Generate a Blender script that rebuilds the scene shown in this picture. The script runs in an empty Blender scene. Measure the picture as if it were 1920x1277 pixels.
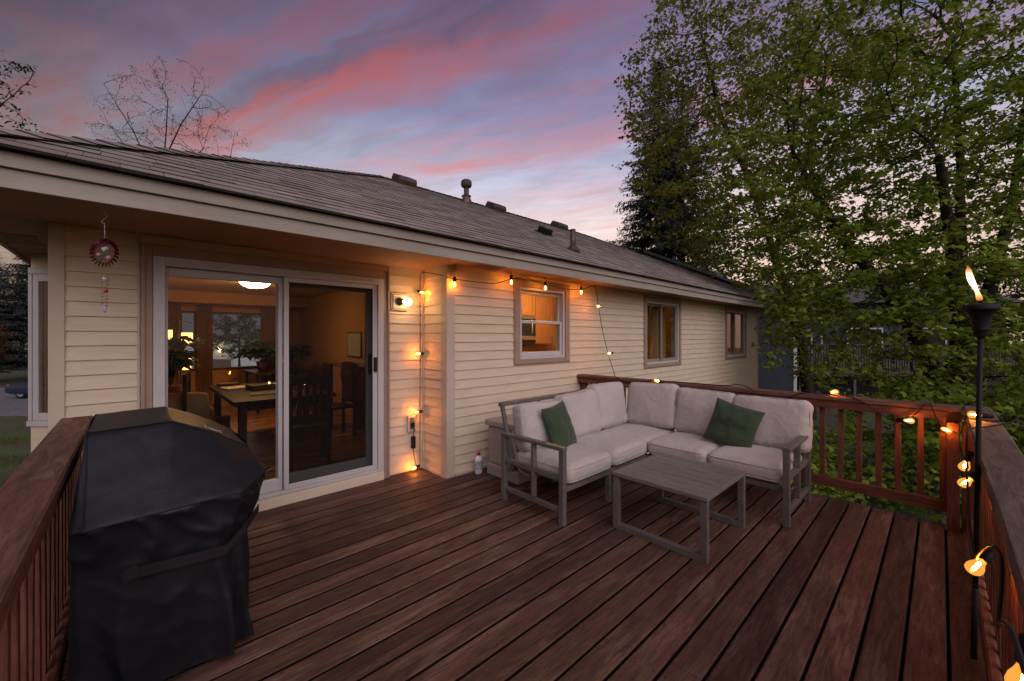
import bpy, bmesh, math, random
import numpy as np
from mathutils import Vector, Matrix, noise

C = bpy.context.scene.collection
R = math.radians
rnd = random.Random(7)

# ------------------------------------------------------------------ mesh builder
class MB:
    def __init__(s):
        s.v = []; s.f = []; s.smooth = []
    def add(s, verts, faces, smooth=False):
        n = len(s.v)
        s.v += [tuple(p) for p in verts]
        s.f += [tuple(i + n for i in f) for f in faces]
        s.smooth += [smooth] * len(faces)
        return s
    def quad(s, a, b, c, d):
        return s.add([a, b, c, d], [(0, 1, 2, 3)])
    def box(s, x0, x1, y0, y1, z0, z1):
        return s.add([(x0, y0, z0), (x1, y0, z0), (x1, y1, z0), (x0, y1, z0),
                      (x0, y0, z1), (x1, y0, z1), (x1, y1, z1), (x0, y1, z1)],
                     [(3, 2, 1, 0), (4, 5, 6, 7), (0, 1, 5, 4), (1, 2, 6, 5), (2, 3, 7, 6), (3, 0, 4, 7)])
    def obox(s, o, ax, ay, az):
        """box from corner o spanned by vectors ax, ay, az (right handed)"""
        o, ax, ay, az = Vector(o), Vector(ax), Vector(ay), Vector(az)
        p = [o, o + ax, o + ax + ay, o + ay]
        p += [q + az for q in p]
        return s.add(p, [(3, 2, 1, 0), (4, 5, 6, 7), (0, 1, 5, 4), (1, 2, 6, 5), (2, 3, 7, 6), (3, 0, 4, 7)])
    def bar(s, p, q, w, h, up=(0, 0, 1)):
        p, q = Vector(p), Vector(q); d = (q - p)
        dn = d.normalized(); side = dn.cross(Vector(up))
        if side.length < 1e-4: side = dn.cross(Vector((0, 1, 0)))
        side.normalize(); u = side.cross(dn).normalized()
        return s._bar(p, d, side, u, w, h)
    def _bar(s, p, d, side, u, w, h):
        o = p - side * w / 2 - u * h / 2
        a, b, c = side * w, d, u * h
        pts = [o, o + a, o + a + b, o + b]
        pts += [t + c for t in pts]
        return s.add(pts, [(3, 2, 1, 0), (4, 5, 6, 7), (0, 1, 5, 4), (1, 2, 6, 5), (2, 3, 7, 6), (3, 0, 4, 7)])
    def tube(s, pts, r, n=8, closed=False):
        pts = [Vector(p) for p in pts]
        rr = r if isinstance(r, (list, tuple)) else [r] * len(pts)
        base = len(s.v); prev = None
        for i, p in enumerate(pts):
            t = (pts[min(i + 1, len(pts) - 1)] - pts[max(i - 1, 0)])
            t = t.normalized() if t.length > 1e-9 else Vector((0, 0, 1))
            if prev is None:
                a = t.cross(Vector((0, 0, 1)))
                if a.length < 1e-3: a = t.cross(Vector((0, 1, 0)))
                a.normalize()
            else:
                a = prev - t * prev.dot(t)
                a = a.normalized() if a.length > 1e-6 else t.orthogonal().normalized()
            prev = a; b = t.cross(a)
            for k in range(n):
                th = 2 * math.pi * k / n
                s.v.append(tuple(p + (a * math.cos(th) + b * math.sin(th)) * rr[i]))
        for i in range(len(pts) - 1):
            for k in range(n):
                k2 = (k + 1) % n
                s.f.append((base + i * n + k, base + i * n + k2, base + (i + 1) * n + k2, base + (i + 1) * n + k)); s.smooth.append(True)
        s.f.append(tuple(base + k for k in reversed(range(n)))); s.smooth.append(False)
        e = base + (len(pts) - 1) * n
        s.f.append(tuple(e + k for k in range(n))); s.smooth.append(False)
        return s
    def lathe(s, prof, o=(0, 0, 0), n=24, M=None, smooth=True):
        base = len(s.v); o = Vector(o)
        for (r, z) in prof:
            for k in range(n):
                th = 2 * math.pi * k / n
                p = Vector((r * math.cos(th), r * math.sin(th), z))
                if M: p = M @ p
                s.v.append(tuple(p + o))
        for i in range(len(prof) - 1):
            for k in range(n):
                k2 = (k + 1) % n
                s.f.append((base + i * n + k, base + i * n + k2, base + (i + 1) * n + k2, base + (i + 1) * n + k)); s.smooth.append(smooth)
        s.f.append(tuple(base + k for k in reversed(range(n)))); s.smooth.append(False)
        e = base + (len(prof) - 1) * n
        s.f.append(tuple(e + k for k in range(n))); s.smooth.append(False)
        return s
    def ball(s, o, r, sz=1.0, n=16):
        prof = []
        for i in range(n // 2 + 1):
            a = -math.pi / 2 + math.pi * i / (n // 2)
            prof.append((max(r * math.cos(a), 1e-4), r * math.sin(a) * sz))
        return s.lathe(prof, o, n)
    def rod(s, p, q, r, n=8):
        return s.tube([p, q], r, n)

WL = {}                                   # world position of every parent
def obj(name, mb, mat, parent=None, bevel=0.0, loc=None):
    me = bpy.data.meshes.new(name)
    off = WL.get(parent, Vector((0, 0, 0))) if parent is not None else Vector(loc or (0, 0, 0))
    vs = [(a - off[0], b - off[1], c - off[2]) for (a, b, c) in mb.v]
    me.from_pydata(vs, [], mb.f)
    if any(mb.smooth):
        me.polygons.foreach_set('use_smooth', mb.smooth)
    me.update()
    o = bpy.data.objects.new(name, me); C.objects.link(o)
    if mat: me.materials.append(mat)
    if parent is not None:
        o.parent = parent; WL[o] = off
    else:
        o.location = off; WL[o] = off
    if bevel:
        m = o.modifiers.new('bevel', 'BEVEL'); m.width = bevel; m.segments = 2; m.limit_method = 'ANGLE'; m.angle_limit = R(40)
    return o
def tag(o, label, cat, group=None):
    o['label'] = label; o['category'] = cat
    if group: o['group'] = group
    return o
def thing(name, label, cat, loc=(0, 0, 0), group=None):
    o = bpy.data.objects.new(name, None); C.objects.link(o); o.location = loc
    o.empty_display_size = 0.1
    WL[o] = Vector(loc)
    return tag(o, label, cat, group)
def struct(name, mb, mat):
    o = obj(name, mb, mat); o['kind'] = 'structure'; return o
def copy_tree(o, parent=None):
    c = o.copy(); C.objects.link(c)
    if parent is not None: c.parent = parent
    for ch in list(o.children): copy_tree(ch, c)
    return c

# ------------------------------------------------------------------ materials
def newmat(name):
    m = bpy.data.materials.new(name); m.use_nodes = True
    nt = m.node_tree; b = nt.nodes['Principled BSDF']
    return m, nt, b
def math_(nt, op, a, b=None, clamp=False):
    n = nt.nodes.new('ShaderNodeMath'); n.operation = op; n.use_clamp = clamp
    for i, x in enumerate((a, b)):
        if x is None: continue
        if hasattr(x, 'is_linked') or hasattr(x, 'links'): nt.links.new(x, n.inputs[i])
        else: n.inputs[i].default_value = x
    return n.outputs[0]
def mixc(nt, fac, a, b, blend='MIX'):
    n = nt.nodes.new('ShaderNodeMix'); n.data_type = 'RGBA'; n.blend_type = blend
    for sock, x in ((n.inputs[0], fac), (n.inputs[6], a), (n.inputs[7], b)):
        if hasattr(x, 'links'): nt.links.new(x, sock)
        elif isinstance(x, (tuple, list)): sock.default_value = (*x[:3], 1)
        else: sock.default_value = x
    return n.outputs[2]
def ramp(nt, fac, stops, interp='LINEAR'):
    n = nt.nodes.new('ShaderNodeValToRGB'); n.color_ramp.interpolation = interp
    e = n.color_ramp.elements
    while len(e) < len(stops): e.new(0.5)
    for el, (p, c) in zip(e, stops):
        el.position = p
        el.color = (c, c, c, 1) if not isinstance(c, (tuple, list)) else (*c, 1)
    nt.links.new(fac, n.inputs[0]); return n.outputs[0]
def coords(nt, scale=(1, 1, 1), loc=(0, 0, 0), kind='Object'):
    tc = nt.nodes.new('ShaderNodeTexCoord'); mp = nt.nodes.new('ShaderNodeMapping')
    mp.inputs['Scale'].default_value = scale; mp.inputs['Location'].default_value = loc
    nt.links.new(tc.outputs[kind], mp.inputs[0]); return mp.outputs[0]
def noise_(nt, vec, scale, detail=4, rough=0.55, dist=0.0):
    n = nt.nodes.new('ShaderNodeTexNoise'); n.inputs['Scale'].default_value = scale
    n.inputs['Detail'].default_value = detail; n.inputs['Roughness'].default_value = rough; n.inputs['Distortion'].default_value = dist
    nt.links.new(vec, n.inputs['Vector']); return n.outputs['Fac']
def bump(nt, b, h, strength=0.3, dist=0.01):
    n = nt.nodes.new('ShaderNodeBump'); n.inputs['Strength'].default_value = strength; n.inputs['Distance'].default_value = dist
    nt.links.new(h, n.inputs['Height']); nt.links.new(n.outputs[0], b.inputs['Normal'])
def simple(name, col, rough=0.6, var=0.12, scale=6.0, bs=0.0, bscale=60.0, metal=0.0, stretch=(1, 1, 1), col2=None, spec=0.18, thr=(0.35, 0.65)):
    m, nt, b = newmat(name)
    v = coords(nt, stretch)
    f = noise_(nt, v, scale, 5, 0.6)
    c2 = col2 or tuple(max(c * (1 - var * 2), 0) for c in col)
    nt.links.new(mixc(nt, ramp(nt, f, [(thr[0], 0.0), (thr[1], 1.0)]), c2, col), b.inputs['Base Color'])
    b.inputs['Roughness'].default_value = rough; b.inputs['Metallic'].default_value = metal
    b.inputs['Specular IOR Level'].default_value = spec
    if bs: bump(nt, b, noise_(nt, v, bscale, 4), bs, 0.004)
    return m
def emit(name, col, strength, base=(0.8, 0.7, 0.5)):
    m, nt, b = newmat(name)
    b.inputs['Base Color'].default_value = (*base, 1); b.inputs['Emission Color'].default_value = (*col, 1)
    b.inputs['Emission Strength'].default_value = strength
    return m
def glass(name, tint=(0.95, 0.97, 0.96), ior=1.45, rough=0.0):
    m = bpy.data.materials.new(name); m.use_nodes = True; nt = m.node_tree
    nt.nodes.clear(); out = nt.nodes.new('ShaderNodeOutputMaterial')
    t = nt.nodes.new('ShaderNodeBsdfTransparent'); t.inputs[0].default_value = (*tint, 1)
    g = nt.nodes.new('ShaderNodeBsdfGlossy'); g.inputs['Roughness'].default_value = rough
    fr = nt.nodes.new('ShaderNodeLayerWeight'); fr.inputs['Blend'].default_value = 0.5
    fz = math_(nt, 'ADD', math_(nt, 'MULTIPLY', math_(nt, 'POWER', fr.outputs['Facing'], 5.0), 0.9), 0.025)
    mx = nt.nodes.new('ShaderNodeMixShader')
    nt.links.new(fz, mx.inputs[0]); nt.links.new(t.outputs[0], mx.inputs[1]); nt.links.new(g.outputs[0], mx.inputs[2])
    nt.links.new(mx.outputs[0], out.inputs[0]); return m
def screen_mat(name, col, fac):
    m = bpy.data.materials.new(name); m.use_nodes = True; nt = m.node_tree
    nt.nodes.clear(); out = nt.nodes.new('ShaderNodeOutputMaterial')
    t = nt.nodes.new('ShaderNodeBsdfTransparent'); d = nt.nodes.new('ShaderNodeBsdfDiffuse'); d.inputs[0].default_value = (*col, 1)
    mx = nt.nodes.new('ShaderNodeMixShader'); mx.inputs[0].default_value = fac
    nt.links.new(t.outputs[0], mx.inputs[1]); nt.links.new(d.outputs[0], mx.inputs[2]); nt.links.new(mx.outputs[0], out.inputs[0])
    return m
def wood(name, axis, c_dark, c_mid, c_light, rough=0.62, pitch=None, worn=0.5, sc=1.0, bs=0.35):
    """stained timber with grain along `axis`; pitch = width of the boards across Y (deck)"""
    m, nt, b = newmat(name)
    st = {'x': (1.7, 15, 15), 'y': (15, 1.7, 15), 'z': (15, 15, 1.7)}[axis]
    tc = nt.nodes.new('ShaderNodeTexCoord'); vec = tc.outputs['Object']
    if pitch:
        sx = nt.nodes.new('ShaderNodeSeparateXYZ'); nt.links.new(vec, sx.inputs[0])
        idx = math_(nt, 'FLOOR', math_(nt, 'DIVIDE', math_(nt, 'ADD', sx.outputs[1], 0.026), pitch))
        wn = nt.nodes.new('ShaderNodeTexWhiteNoise'); wn.noise_dimensions = '1D'; nt.links.new(idx, wn.inputs['W'])
        ofs = nt.nodes.new('ShaderNodeCombineXYZ'); nt.links.new(math_(nt, 'MULTIPLY', wn.outputs[0], 40.0), ofs.inputs[0]); nt.links.new(math_(nt, 'MULTIPLY', idx, 0.37), ofs.inputs[2])
        va = nt.nodes.new('ShaderNodeVectorMath'); va.operation = 'ADD'; nt.links.new(vec, va.inputs[0]); nt.links.new(ofs.outputs[0], va.inputs[1]); vec = va.outputs[0]
    mp = nt.nodes.new('ShaderNodeMapping'); mp.inputs['Scale'].default_value = tuple(k * sc for k in st); nt.links.new(vec, mp.inputs[0]); g = mp.outputs[0]
    mp2 = nt.nodes.new('ShaderNodeMapping'); mp2.inputs['Scale'].default_value = tuple(max(1.0, k * 0.32) for k in st); nt.links.new(vec, mp2.inputs[0]); w = mp2.outputs[0]
    mp3 = nt.nodes.new('ShaderNodeMapping'); mp3.inputs['Scale'].default_value = tuple(k * 4 if k > 2 else k * 1.5 for k in st); nt.links.new(vec, mp3.inputs[0]); fine = mp3.outputs[0]
    grain = noise_(nt, g, 2.4, 8, 0.68, 0.9)
    big = noise_(nt, w, 1.3, 5, 0.6, 0.6)
    fi = noise_(nt, fine, 3.0, 3, 0.7, 0.3)
    c = mixc(nt, ramp(nt, grain, [(0.36, 0.0), (0.66, 1.0)]), c_dark, c_mid)
    wm = math_(nt, 'MULTIPLY', ramp(nt, big, [(0.47, 0.0), (0.72, 1.0)]), ramp(nt, grain, [(0.38, 0.15), (0.6, 1.0)]))
    c = mixc(nt, math_(nt, 'MULTIPLY', wm, worn), c, c_light)
    c = mixc(nt, ramp(nt, fi, [(0.34, 0.55), (0.46, 0.0)]), c, tuple(k * 0.35 for k in c_dark))
    if pitch:
        tint = ramp(nt, wn.outputs[0], [(0.0, 0.62), (1.0, 1.25)])
        c = mixc(nt, 1.0, c, tint, 'MULTIPLY')
    nt.links.new(c, b.inputs['Base Color'])
    nt.links.new(ramp(nt, grain, [(0.3, rough + 0.12), (0.7, rough - 0.1)]), b.inputs['Roughness'])
    b.inputs['Specular IOR Level'].default_value = 0.22
    hh = math_(nt, 'ADD', math_(nt, 'MULTIPLY', grain, 0.6), math_(nt, 'MULTIPLY', fi, 0.6))
    bump(nt, b, hh, bs, 0.004)
    return m
def fabric(name, col, col2, weave=260, rough=0.9, bs=0.25, sc=3.0, spec=0.2, sheen=0.12):
    m, nt, b = newmat(name); v = coords(nt)
    f = noise_(nt, v, sc, 5, 0.6); w = noise_(nt, v, weave, 2, 0.5)
    c = mixc(nt, ramp(nt, f, [(0.35, 0.0), (0.68, 1.0)]), col2, col)
    c = mixc(nt, math_(nt, 'MULTIPLY', ramp(nt, w, [(0.3, 1.0), (0.7, 0.0)]), 0.35), c, tuple(k * 0.6 for k in col2))
    nt.links.new(c, b.inputs['Base Color']); b.inputs['Roughness'].default_value = rough
    b.inputs['Sheen Weight'].default_value = sheen; b.inputs['Specular IOR Level'].default_value = spec
    wr = noise_(nt, coords(nt, (1, 1, 1)), 9, 4, 0.55, 1.2)
    bump(nt, b, math_(nt, 'ADD', math_(nt, 'MULTIPLY', wr, 1.0), math_(nt, 'MULTIPLY', w, 0.12)), bs, 0.03)
    return m
def leafmat(name, cols, trans=0.35, rough=0.5, clump=0.6):
    """foliage: hue varies leaf by leaf and clump by clump"""
    m, nt, b = newmat(name)
    a = nt.nodes.new('ShaderNodeAttribute'); a.attribute_name = 'rnd'
    cl = noise_(nt, coords(nt), clump, 3)
    f = math_(nt, 'ADD', math_(nt, 'MULTIPLY', a.outputs['Fac'], 0.6), math_(nt, 'MULTIPLY', ramp(nt, cl, [(0.35, 0.0), (0.65, 1.0)]), 0.4))
    n = len(cols)
    c = ramp(nt, f, [(i / (n - 1) * 0.9 + 0.05, cols[i]) for i in range(n)])
    nt.links.new(c, b.inputs['Base Color']); b.inputs['Roughness'].default_value = rough; b.inputs['Specular IOR Level'].default_value = 0.12
    tr = nt.nodes.new('ShaderNodeBsdfTranslucent'); nt.links.new(c, tr.inputs[0])
    mx = nt.nodes.new('ShaderNodeMixShader'); mx.inputs[0].default_value = trans
    out = nt.nodes['Material Output']
    nt.links.new(b.outputs[0], mx.inputs[1]); nt.links.new(tr.outputs[0], mx.inputs[2]); nt.links.new(mx.outputs[0], out.inputs[0])
    return m

M = {}
M['siding'] = simple('siding', (0.60, 0.51, 0.385), 0.55, 0.06, 3.0, 0.15, 120, stretch=(1, 1, 6))
M['trim'] = simple('trim', (0.32, 0.235, 0.18), 0.6, 0.08, 7.0, 0.1, 90)
M['cornertrim'] = simple('corner_trim', (0.50, 0.42, 0.335), 0.6, 0.05, 5.0, 0.1, 90)
M['fascia'] = simple('fascia', (0.34, 0.315, 0.265), 0.65, 0.10, 4.0, 0.2, 70, stretch=(0.4, 2, 2))
M['soffit'] = simple('soffit', (0.34, 0.20, 0.125), 0.7, 0.08, 3.0, 0.1, 60)
M['white'] = simple('white_vinyl', (0.47, 0.455, 0.46), 0.4, 0.04, 4.0)
M['cream'] = simple('cream_board', (0.50, 0.41, 0.32), 0.6, 0.1, 5.0, 0.15, 60)
M['glass'] = glass('window_glass')
M['screen'] = screen_mat('insect_screen', (0.012, 0.010, 0.010), 0.66)
M['black'] = simple('black_plastic', (0.012, 0.012, 0.015), 0.6, 0.1, 8)
M['darkmetal'] = simple('dark_metal', (0.06, 0.055, 0.05), 0.5, 0.15, 8, metal=0.3)
M['vent'] = simple('vent_metal', (0.075, 0.062, 0.055), 0.55, 0.2, 9)
M['galv'] = simple('weathered_metal', (0.16, 0.13, 0.11), 0.5, 0.25, 14, metal=0.5)
M['deck'] = wood('deck_boards', 'x', (0.066, 0.032, 0.024), (0.120, 0.063, 0.047), (0.25, 0.165, 0.125), 0.62, 0.147, 0.85)
M['cap_x'] = wood('weathered_cap_along', 'x', (0.080, 0.052, 0.042), (0.145, 0.098, 0.080), (0.23, 0.17, 0.145), 0.7, None, 0.9, 0.8, 0.8)
M['cap_y'] = wood('weathered_cap_across', 'y', (0.085, 0.040, 0.028), (0.165, 0.080, 0.056), (0.23, 0.145, 0.12), 0.7, None, 0.8, 0.8, 0.8)
rc = ((0.085, 0.030, 0.019), (0.185, 0.072, 0.046), (0.27, 0.15, 0.11))
M['rail_x'] = wood('rail_timber_along', 'x', *rc, 0.6, None, 0.8, 0.8, 0.6)
M['rail_y'] = wood('rail_timber_across', 'y', *rc, 0.6, None, 0.55, 0.8, 0.6)
M['rail_z'] = wood('rail_timber_upright', 'z', *rc, 0.6, None, 0.35, 0.8, 0.5)
M['joist'] = simple('joist_timber', (0.022, 0.014, 0.011), 0.8, 0.2, 6)
M['sofaframe'] = simple('grey_powder_coat', (0.135, 0.124, 0.115), 0.5, 0.12, 10, 0.15, 160, stretch=(1, 1, 1))
M['table'] = wood('grey_faux_wood', 'y', (0.145, 0.134, 0.126), (0.19, 0.177, 0.168), (0.25, 0.234, 0.224), 0.5, None, 0.6, 1.5, 0.25)
M['cushion'] = fabric('light_grey_canvas', (0.51, 0.47, 0.445), (0.43, 0.395, 0.37), 300, 0.9, 0.45, 2.5)
M['green'] = fabric('green_canvas', (0.048, 0.074, 0.040), (0.036, 0.058, 0.031), 300, 0.9, 0.3, 3.0)
M['cover'] = fabric('black_cover_cloth', (0.0105, 0.0125, 0.0175), (0.0085, 0.010, 0.014), 420, 0.52, 0.10, 2.0, 0.34, 0.0)
M['strap'] = fabric('black_webbing', (0.022, 0.019, 0.021), (0.015, 0.013, 0.014), 500, 0.7, 0.2, 3.0, 0.2, 0.0)
M['boxplastic'] = simple('taupe_plastic', (0.33, 0.27, 0.245), 0.55, 0.05, 5, 0.1, 150)
M['bottle'] = simple('white_plastic', (0.72, 0.73, 0.76), 0.35, 0.03, 5)
M['red'] = simple('red_plastic', (0.45, 0.02, 0.03), 0.4, 0.05, 5)
M['label'] = simple('printed_label', (0.55, 0.60, 0.68), 0.5, 0.2, 40, stretch=(1, 1, 3), col2=(0.20, 0.24, 0.34), thr=(0.5, 0.56))
M['bark'] = simple('bark', (0.038, 0.029, 0.024), 0.9, 0.25, 8, 0.8, 20, stretch=(2, 2, 0.5))
M['barkdark'] = simple('dark_bark', (0.035, 0.027, 0.022), 0.9, 0.25, 8, 0.8, 20, stretch=(2, 2, 0.5))

# ------------------------------------------------------------------ camera
cam = bpy.data.cameras.new('camera'); co = bpy.data.objects.new('camera', cam); C.objects.link(co)
cam.sensor_width = 36; cam.lens = 755 / 1920 * 36; cam.shift_y = -8.5 / 1920
AZ = R(46.8)
co.location = (0, 0, 1.5); co.rotation_euler = (R(90), 0, AZ - R(90))
cam.clip_end = 2000; cam.clip_start = 0.02
bpy.context.scene.camera = co
FW = Vector((math.cos(AZ), math.sin(AZ), 0)); RT = Vector((math.sin(AZ), -math.cos(AZ), 0))
def far(d, lat, z=0.0):                    # a place d metres ahead of the deck corner and lat metres to the right
    p = FW * d + RT * lat
    return Vector((p.x, p.y, z))

# ------------------------------------------------------------------ sky and light
sc = bpy.context.scene
wd = bpy.data.worlds.new('World'); sc.world = wd; wd.use_nodes = True
nt = wd.node_tree; bg = nt.nodes['Background']
tc = nt.nodes.new('ShaderNodeTexCoord'); nm = nt.nodes.new('ShaderNodeVectorMath'); nm.operation = 'NORMALIZE'
nt.links.new(tc.outputs['Generated'], nm.inputs[0]); D = nm.outputs[0]
sx = nt.nodes.new('ShaderNodeSeparateXYZ'); nt.links.new(D, sx.inputs[0])
zc = math_(nt, 'MAXIMUM', sx.outputs[2], 0.06)
def dot(vec, c):
    n = nt.nodes.new('ShaderNodeVectorMath'); n.operation = 'DOT_PRODUCT'; nt.links.new(vec, n.inputs[0]); n.inputs[1].default_value = c
    return n.outputs['Value']
sa = R(109.4)
u = math_(nt, 'DIVIDE', dot(D, (math.cos(sa), math.sin(sa), 0)), zc)
v = math_(nt, 'DIVIDE', dot(D, (math.sin(sa), -math.cos(sa), 0)), zc)
cb = nt.nodes.new('ShaderNodeCombineXYZ'); nt.links.new(math_(nt, 'MULTIPLY', u, 0.55), cb.inputs[0]); nt.links.new(math_(nt, 'MULTIPLY', v, 1.3), cb.inputs[1])
n1 = noise_(nt, cb.outputs[0], 1.5, 5, 0.5, 0.5)
cb2 = nt.nodes.new('ShaderNodeCombineXYZ'); nt.links.new(math_(nt, 'MULTIPLY', u, 1.5), cb2.inputs[0]); nt.links.new(math_(nt, 'MULTIPLY', v, 3.4), cb2.inputs[1])
n2 = noise_(nt, cb2.outputs[0], 1.6, 6, 0.55, 0.7)
vv = math_(nt, 'ADD', v, math_(nt, 'ADD', math_(nt, 'MULTIPLY', math_(nt, 'SUBTRACT', n1, 0.5), 0.55), math_(nt, 'MULTIPLY', math_(nt, 'SUBTRACT', n2, 0.5), 0.42)))
vn = math_(nt, 'DIVIDE', vv, 3.2)
bands = ramp(nt, vn, [(p / 3.2, c) for p, c in ((0.0, 0.8), (0.3, 0.9), (0.5, 0.8), (0.66, 0.5), (0.76, 0.95), (0.83, 0.75), (0.90, 0.12), (0.98, 0.35), (1.06, 0.9), (1.2, 1.0),
              (1.28, 0.65), (1.36, 0.1), (1.55, 0.06), (1.75, 0.3), (1.9, 0.8), (2.03, 0.75), (2.15, 0.3), (2.35, 0.12), (2.5, 0.4), (2.68, 0.5), (2.85, 0.12), (3.1, 0.25))], 'EASE')
darks = ramp(nt, vn, [(0.0, 0.75), (0.22, 1.0), (0.275, 0.95), (0.295, 0.74), (0.315, 0.8), (0.35, 1.0), (1.0, 1.0)])
base = ramp(nt, sx.outputs[2], [(0.0, (0.90, 0.64, 0.48)), (0.14, (0.92, 0.68, 0.57)), (0.25, (0.84, 0.69, 0.67)), (0.36, (0.45, 0.48, 0.63)), (0.48, (0.21, 0.215, 0.37)), (0.65, (0.14, 0.115, 0.215)), (1.0, (0.10, 0.08, 0.14))])
pink = ramp(nt, sx.outputs[2], [(0.0, (0.95, 0.60, 0.48)), (0.2, (0.85, 0.46, 0.42)), (0.33, (0.70, 0.30, 0.31)), (0.45, (0.50, 0.165, 0.185)), (0.6, (0.29, 0.085, 0.115)), (1.0, (0.14, 0.05, 0.08))])
cb3 = nt.nodes.new('ShaderNodeCombineXYZ'); nt.links.new(math_(nt, 'MULTIPLY', u, 0.9), cb3.inputs[0]); nt.links.new(math_(nt, 'MULTIPLY', v, 1.1), cb3.inputs[1]); cb3.inputs[2].default_value = 4.7
n3 = noise_(nt, cb3.outputs[0], 1.3, 4, 0.5, 0.4)
cov = math_(nt, 'MULTIPLY', math_(nt, 'MULTIPLY', bands, ramp(nt, n2, [(0.25, 0.45), (0.6, 1.0)])), ramp(nt, n3, [(0.32, 0.30), (0.58, 0.95)]))
# the sky pales towards the after-glow on the right; an unseen glow is added behind the viewer as fill
side = ramp(nt, math_(nt, 'ADD', math_(nt, 'MULTIPLY', dot(D, tuple((FW * 1.0 + RT * 0.25 + Vector((0, 0, 0.37))).normalized())), 0.5), 0.5), [(0.55, 0.30), (0.75, 0.40), (0.87, 0.78), (0.92, 0.98), (0.97, 1.12)])
cb4 = nt.nodes.new('ShaderNodeCombineXYZ'); nt.links.new(math_(nt, 'MULTIPLY', u, 0.8), cb4.inputs[0]); nt.links.new(math_(nt, 'MULTIPLY', math_(nt, 'ADD', v, math_(nt, 'MULTIPLY', n1, 0.5)), 6.0), cb4.inputs[1]); cb4.inputs[2].default_value = 9.3
n4 = noise_(nt, cb4.outputs[0], 0.9, 5, 0.6, 0.8)
cov = math_(nt, 'ADD', math_(nt, 'MULTIPLY', cov, ramp(nt, n4, [(0.3, 0.62), (0.62, 1.08)])), math_(nt, 'MULTIPLY', ramp(nt, n4, [(0.52, 0.0), (0.75, 1.0)]), 0.38), True)
base = mixc(nt, 1.0, base, ramp(nt, n2, [(0.28, 0.86), (0.66, 1.12)]), 'MULTIPLY')
col = mixc(nt, cov, base, pink)
col = mixc(nt, 1.0, col, darks, 'MULTIPLY')
col = mixc(nt, 1.0, col, side, 'MULTIPLY')
back = math_(nt, 'MULTIPLY', ramp(nt, dot(D, tuple(-(FW * 0.85 - RT * 0.35).normalized())), [(0.15, 0.0), (0.85, 1.0)]), ramp(nt, sx.outputs[2], [(0.0, 0.05), (0.2, 0.15), (0.45, 1.0), (0.9, 0.5)]))
col = mixc(nt, math_(nt, 'MULTIPLY', back, 1.0), col, (1.5, 1.25, 1.4), 'ADD')
ns = nt.nodes.new('ShaderNodeTexSky'); ns.sky_type = 'NISHITA'; ns.sun_disc = False; ns.sun_elevation = R(1.0); ns.sun_rotation = R(200); ns.altitude = 200
col = mixc(nt, 0.02, col, ns.outputs[0], 'ADD')
col = mixc(nt, ramp(nt, sx.outputs[2], [(0.49, 0.0), (0.5, 1.0)]), (0.05, 0.05, 0.04), col) if False else col
nt.links.new(col, bg.inputs[0]); bg.inputs[1].default_value = 1.0
sun = bpy.data.lights.new('sun', 'SUN'); sun.energy = 1.25; sun.angle = R(70); sun.color = (1.0, 0.90, 0.90)
so = bpy.data.objects.new('sun', sun); C.objects.link(so); so.location = (0, 0, 30)
so.rotation_euler = Vector((FW * 0.8 - RT * 0.45 + Vector((0, 0, -0.75)))).to_track_quat('-Z', 'Y').to_euler()
sc.view_settings.view_transform = 'Standard'; sc.view_settings.look = 'None'; sc.view_settings.exposure = 0.0; sc.view_settings.gamma = 1.0
sc.cycles.use_denoising = True; sc.cycles.use_light_tree = True; sc.cycles.max_bounces = 8; sc.cycles.transparent_max_bounces = 24
sc.cycles.sample_clamp_indirect = 6.0; sc.cycles.caustics_reflective = False; sc.cycles.caustics_refractive = False

# ------------------------------------------------------------------ ground, road
GZ = -2.0
gm = MB()
xs = [-120, -60, -30, -16, -8, -4, 0, 4, 8, 12, 16, 22, 30, 45, 70, 130]; ys = [-120, -60, -30, -16, -8, -4, 0, 4, 8, 12, 18, 26, 36, 50, 80, 140]
gv = [(x, y, GZ + (noise.noise(Vector((x * 0.2, y * 0.2, 3))) * 0.12 if abs(x) < 20 and abs(y) < 20 else 0)) for y in ys for x in xs]
gf = [(j * len(xs) + i, j * len(xs) + i + 1, (j + 1) * len(xs) + i + 1, (j + 1) * len(xs) + i) for j in range(len(ys) - 1) for i in range(len(xs) - 1)]
gm.add(gv, gf, True)
m, nt, b = newmat('lawn_and_soil'); vcd = coords(nt)
f1 = noise_(nt, vcd, 0.45, 6, 0.6); f2 = noise_(nt, vcd, 14, 6, 0.7)
soil = mixc(nt, ramp(nt, f2, [(0.35, 0.0), (0.65, 1.0)]), (0.035, 0.025, 0.019), (0.10, 0.075, 0.058))
grs = mixc(nt, ramp(nt, f2, [(0.35, 0.0), (0.65, 1.0)]), (0.022, 0.042, 0.010), (0.075, 0.125, 0.025))
nt.links.new(mixc(nt, ramp(nt, f1, [(0.47, 0.0), (0.55, 1.0)]), soil, grs), b.inputs['Base Color']); b.inputs['Roughness'].default_value = 0.95
bump(nt, b, f2, 0.8, 0.06)
struct('ground', gm, m)
rm = MB()
a0, a1 = 17.6, 26.0
p = [far(a0, -70, GZ + 0.16), far(a0, 10, GZ + 0.16), far(a1, 10, GZ + 0.16), far(a1, -70, GZ + 0.16)]
rm.obox(far(a0, -70, GZ - 0.2), RT * 62, FW * (a1 - a0), (0, 0, 0.36))
struct('road', rm, simple('asphalt', (0.16, 0.16, 0.17), 0.85, 0.12, 5, 0.3, 80))

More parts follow.
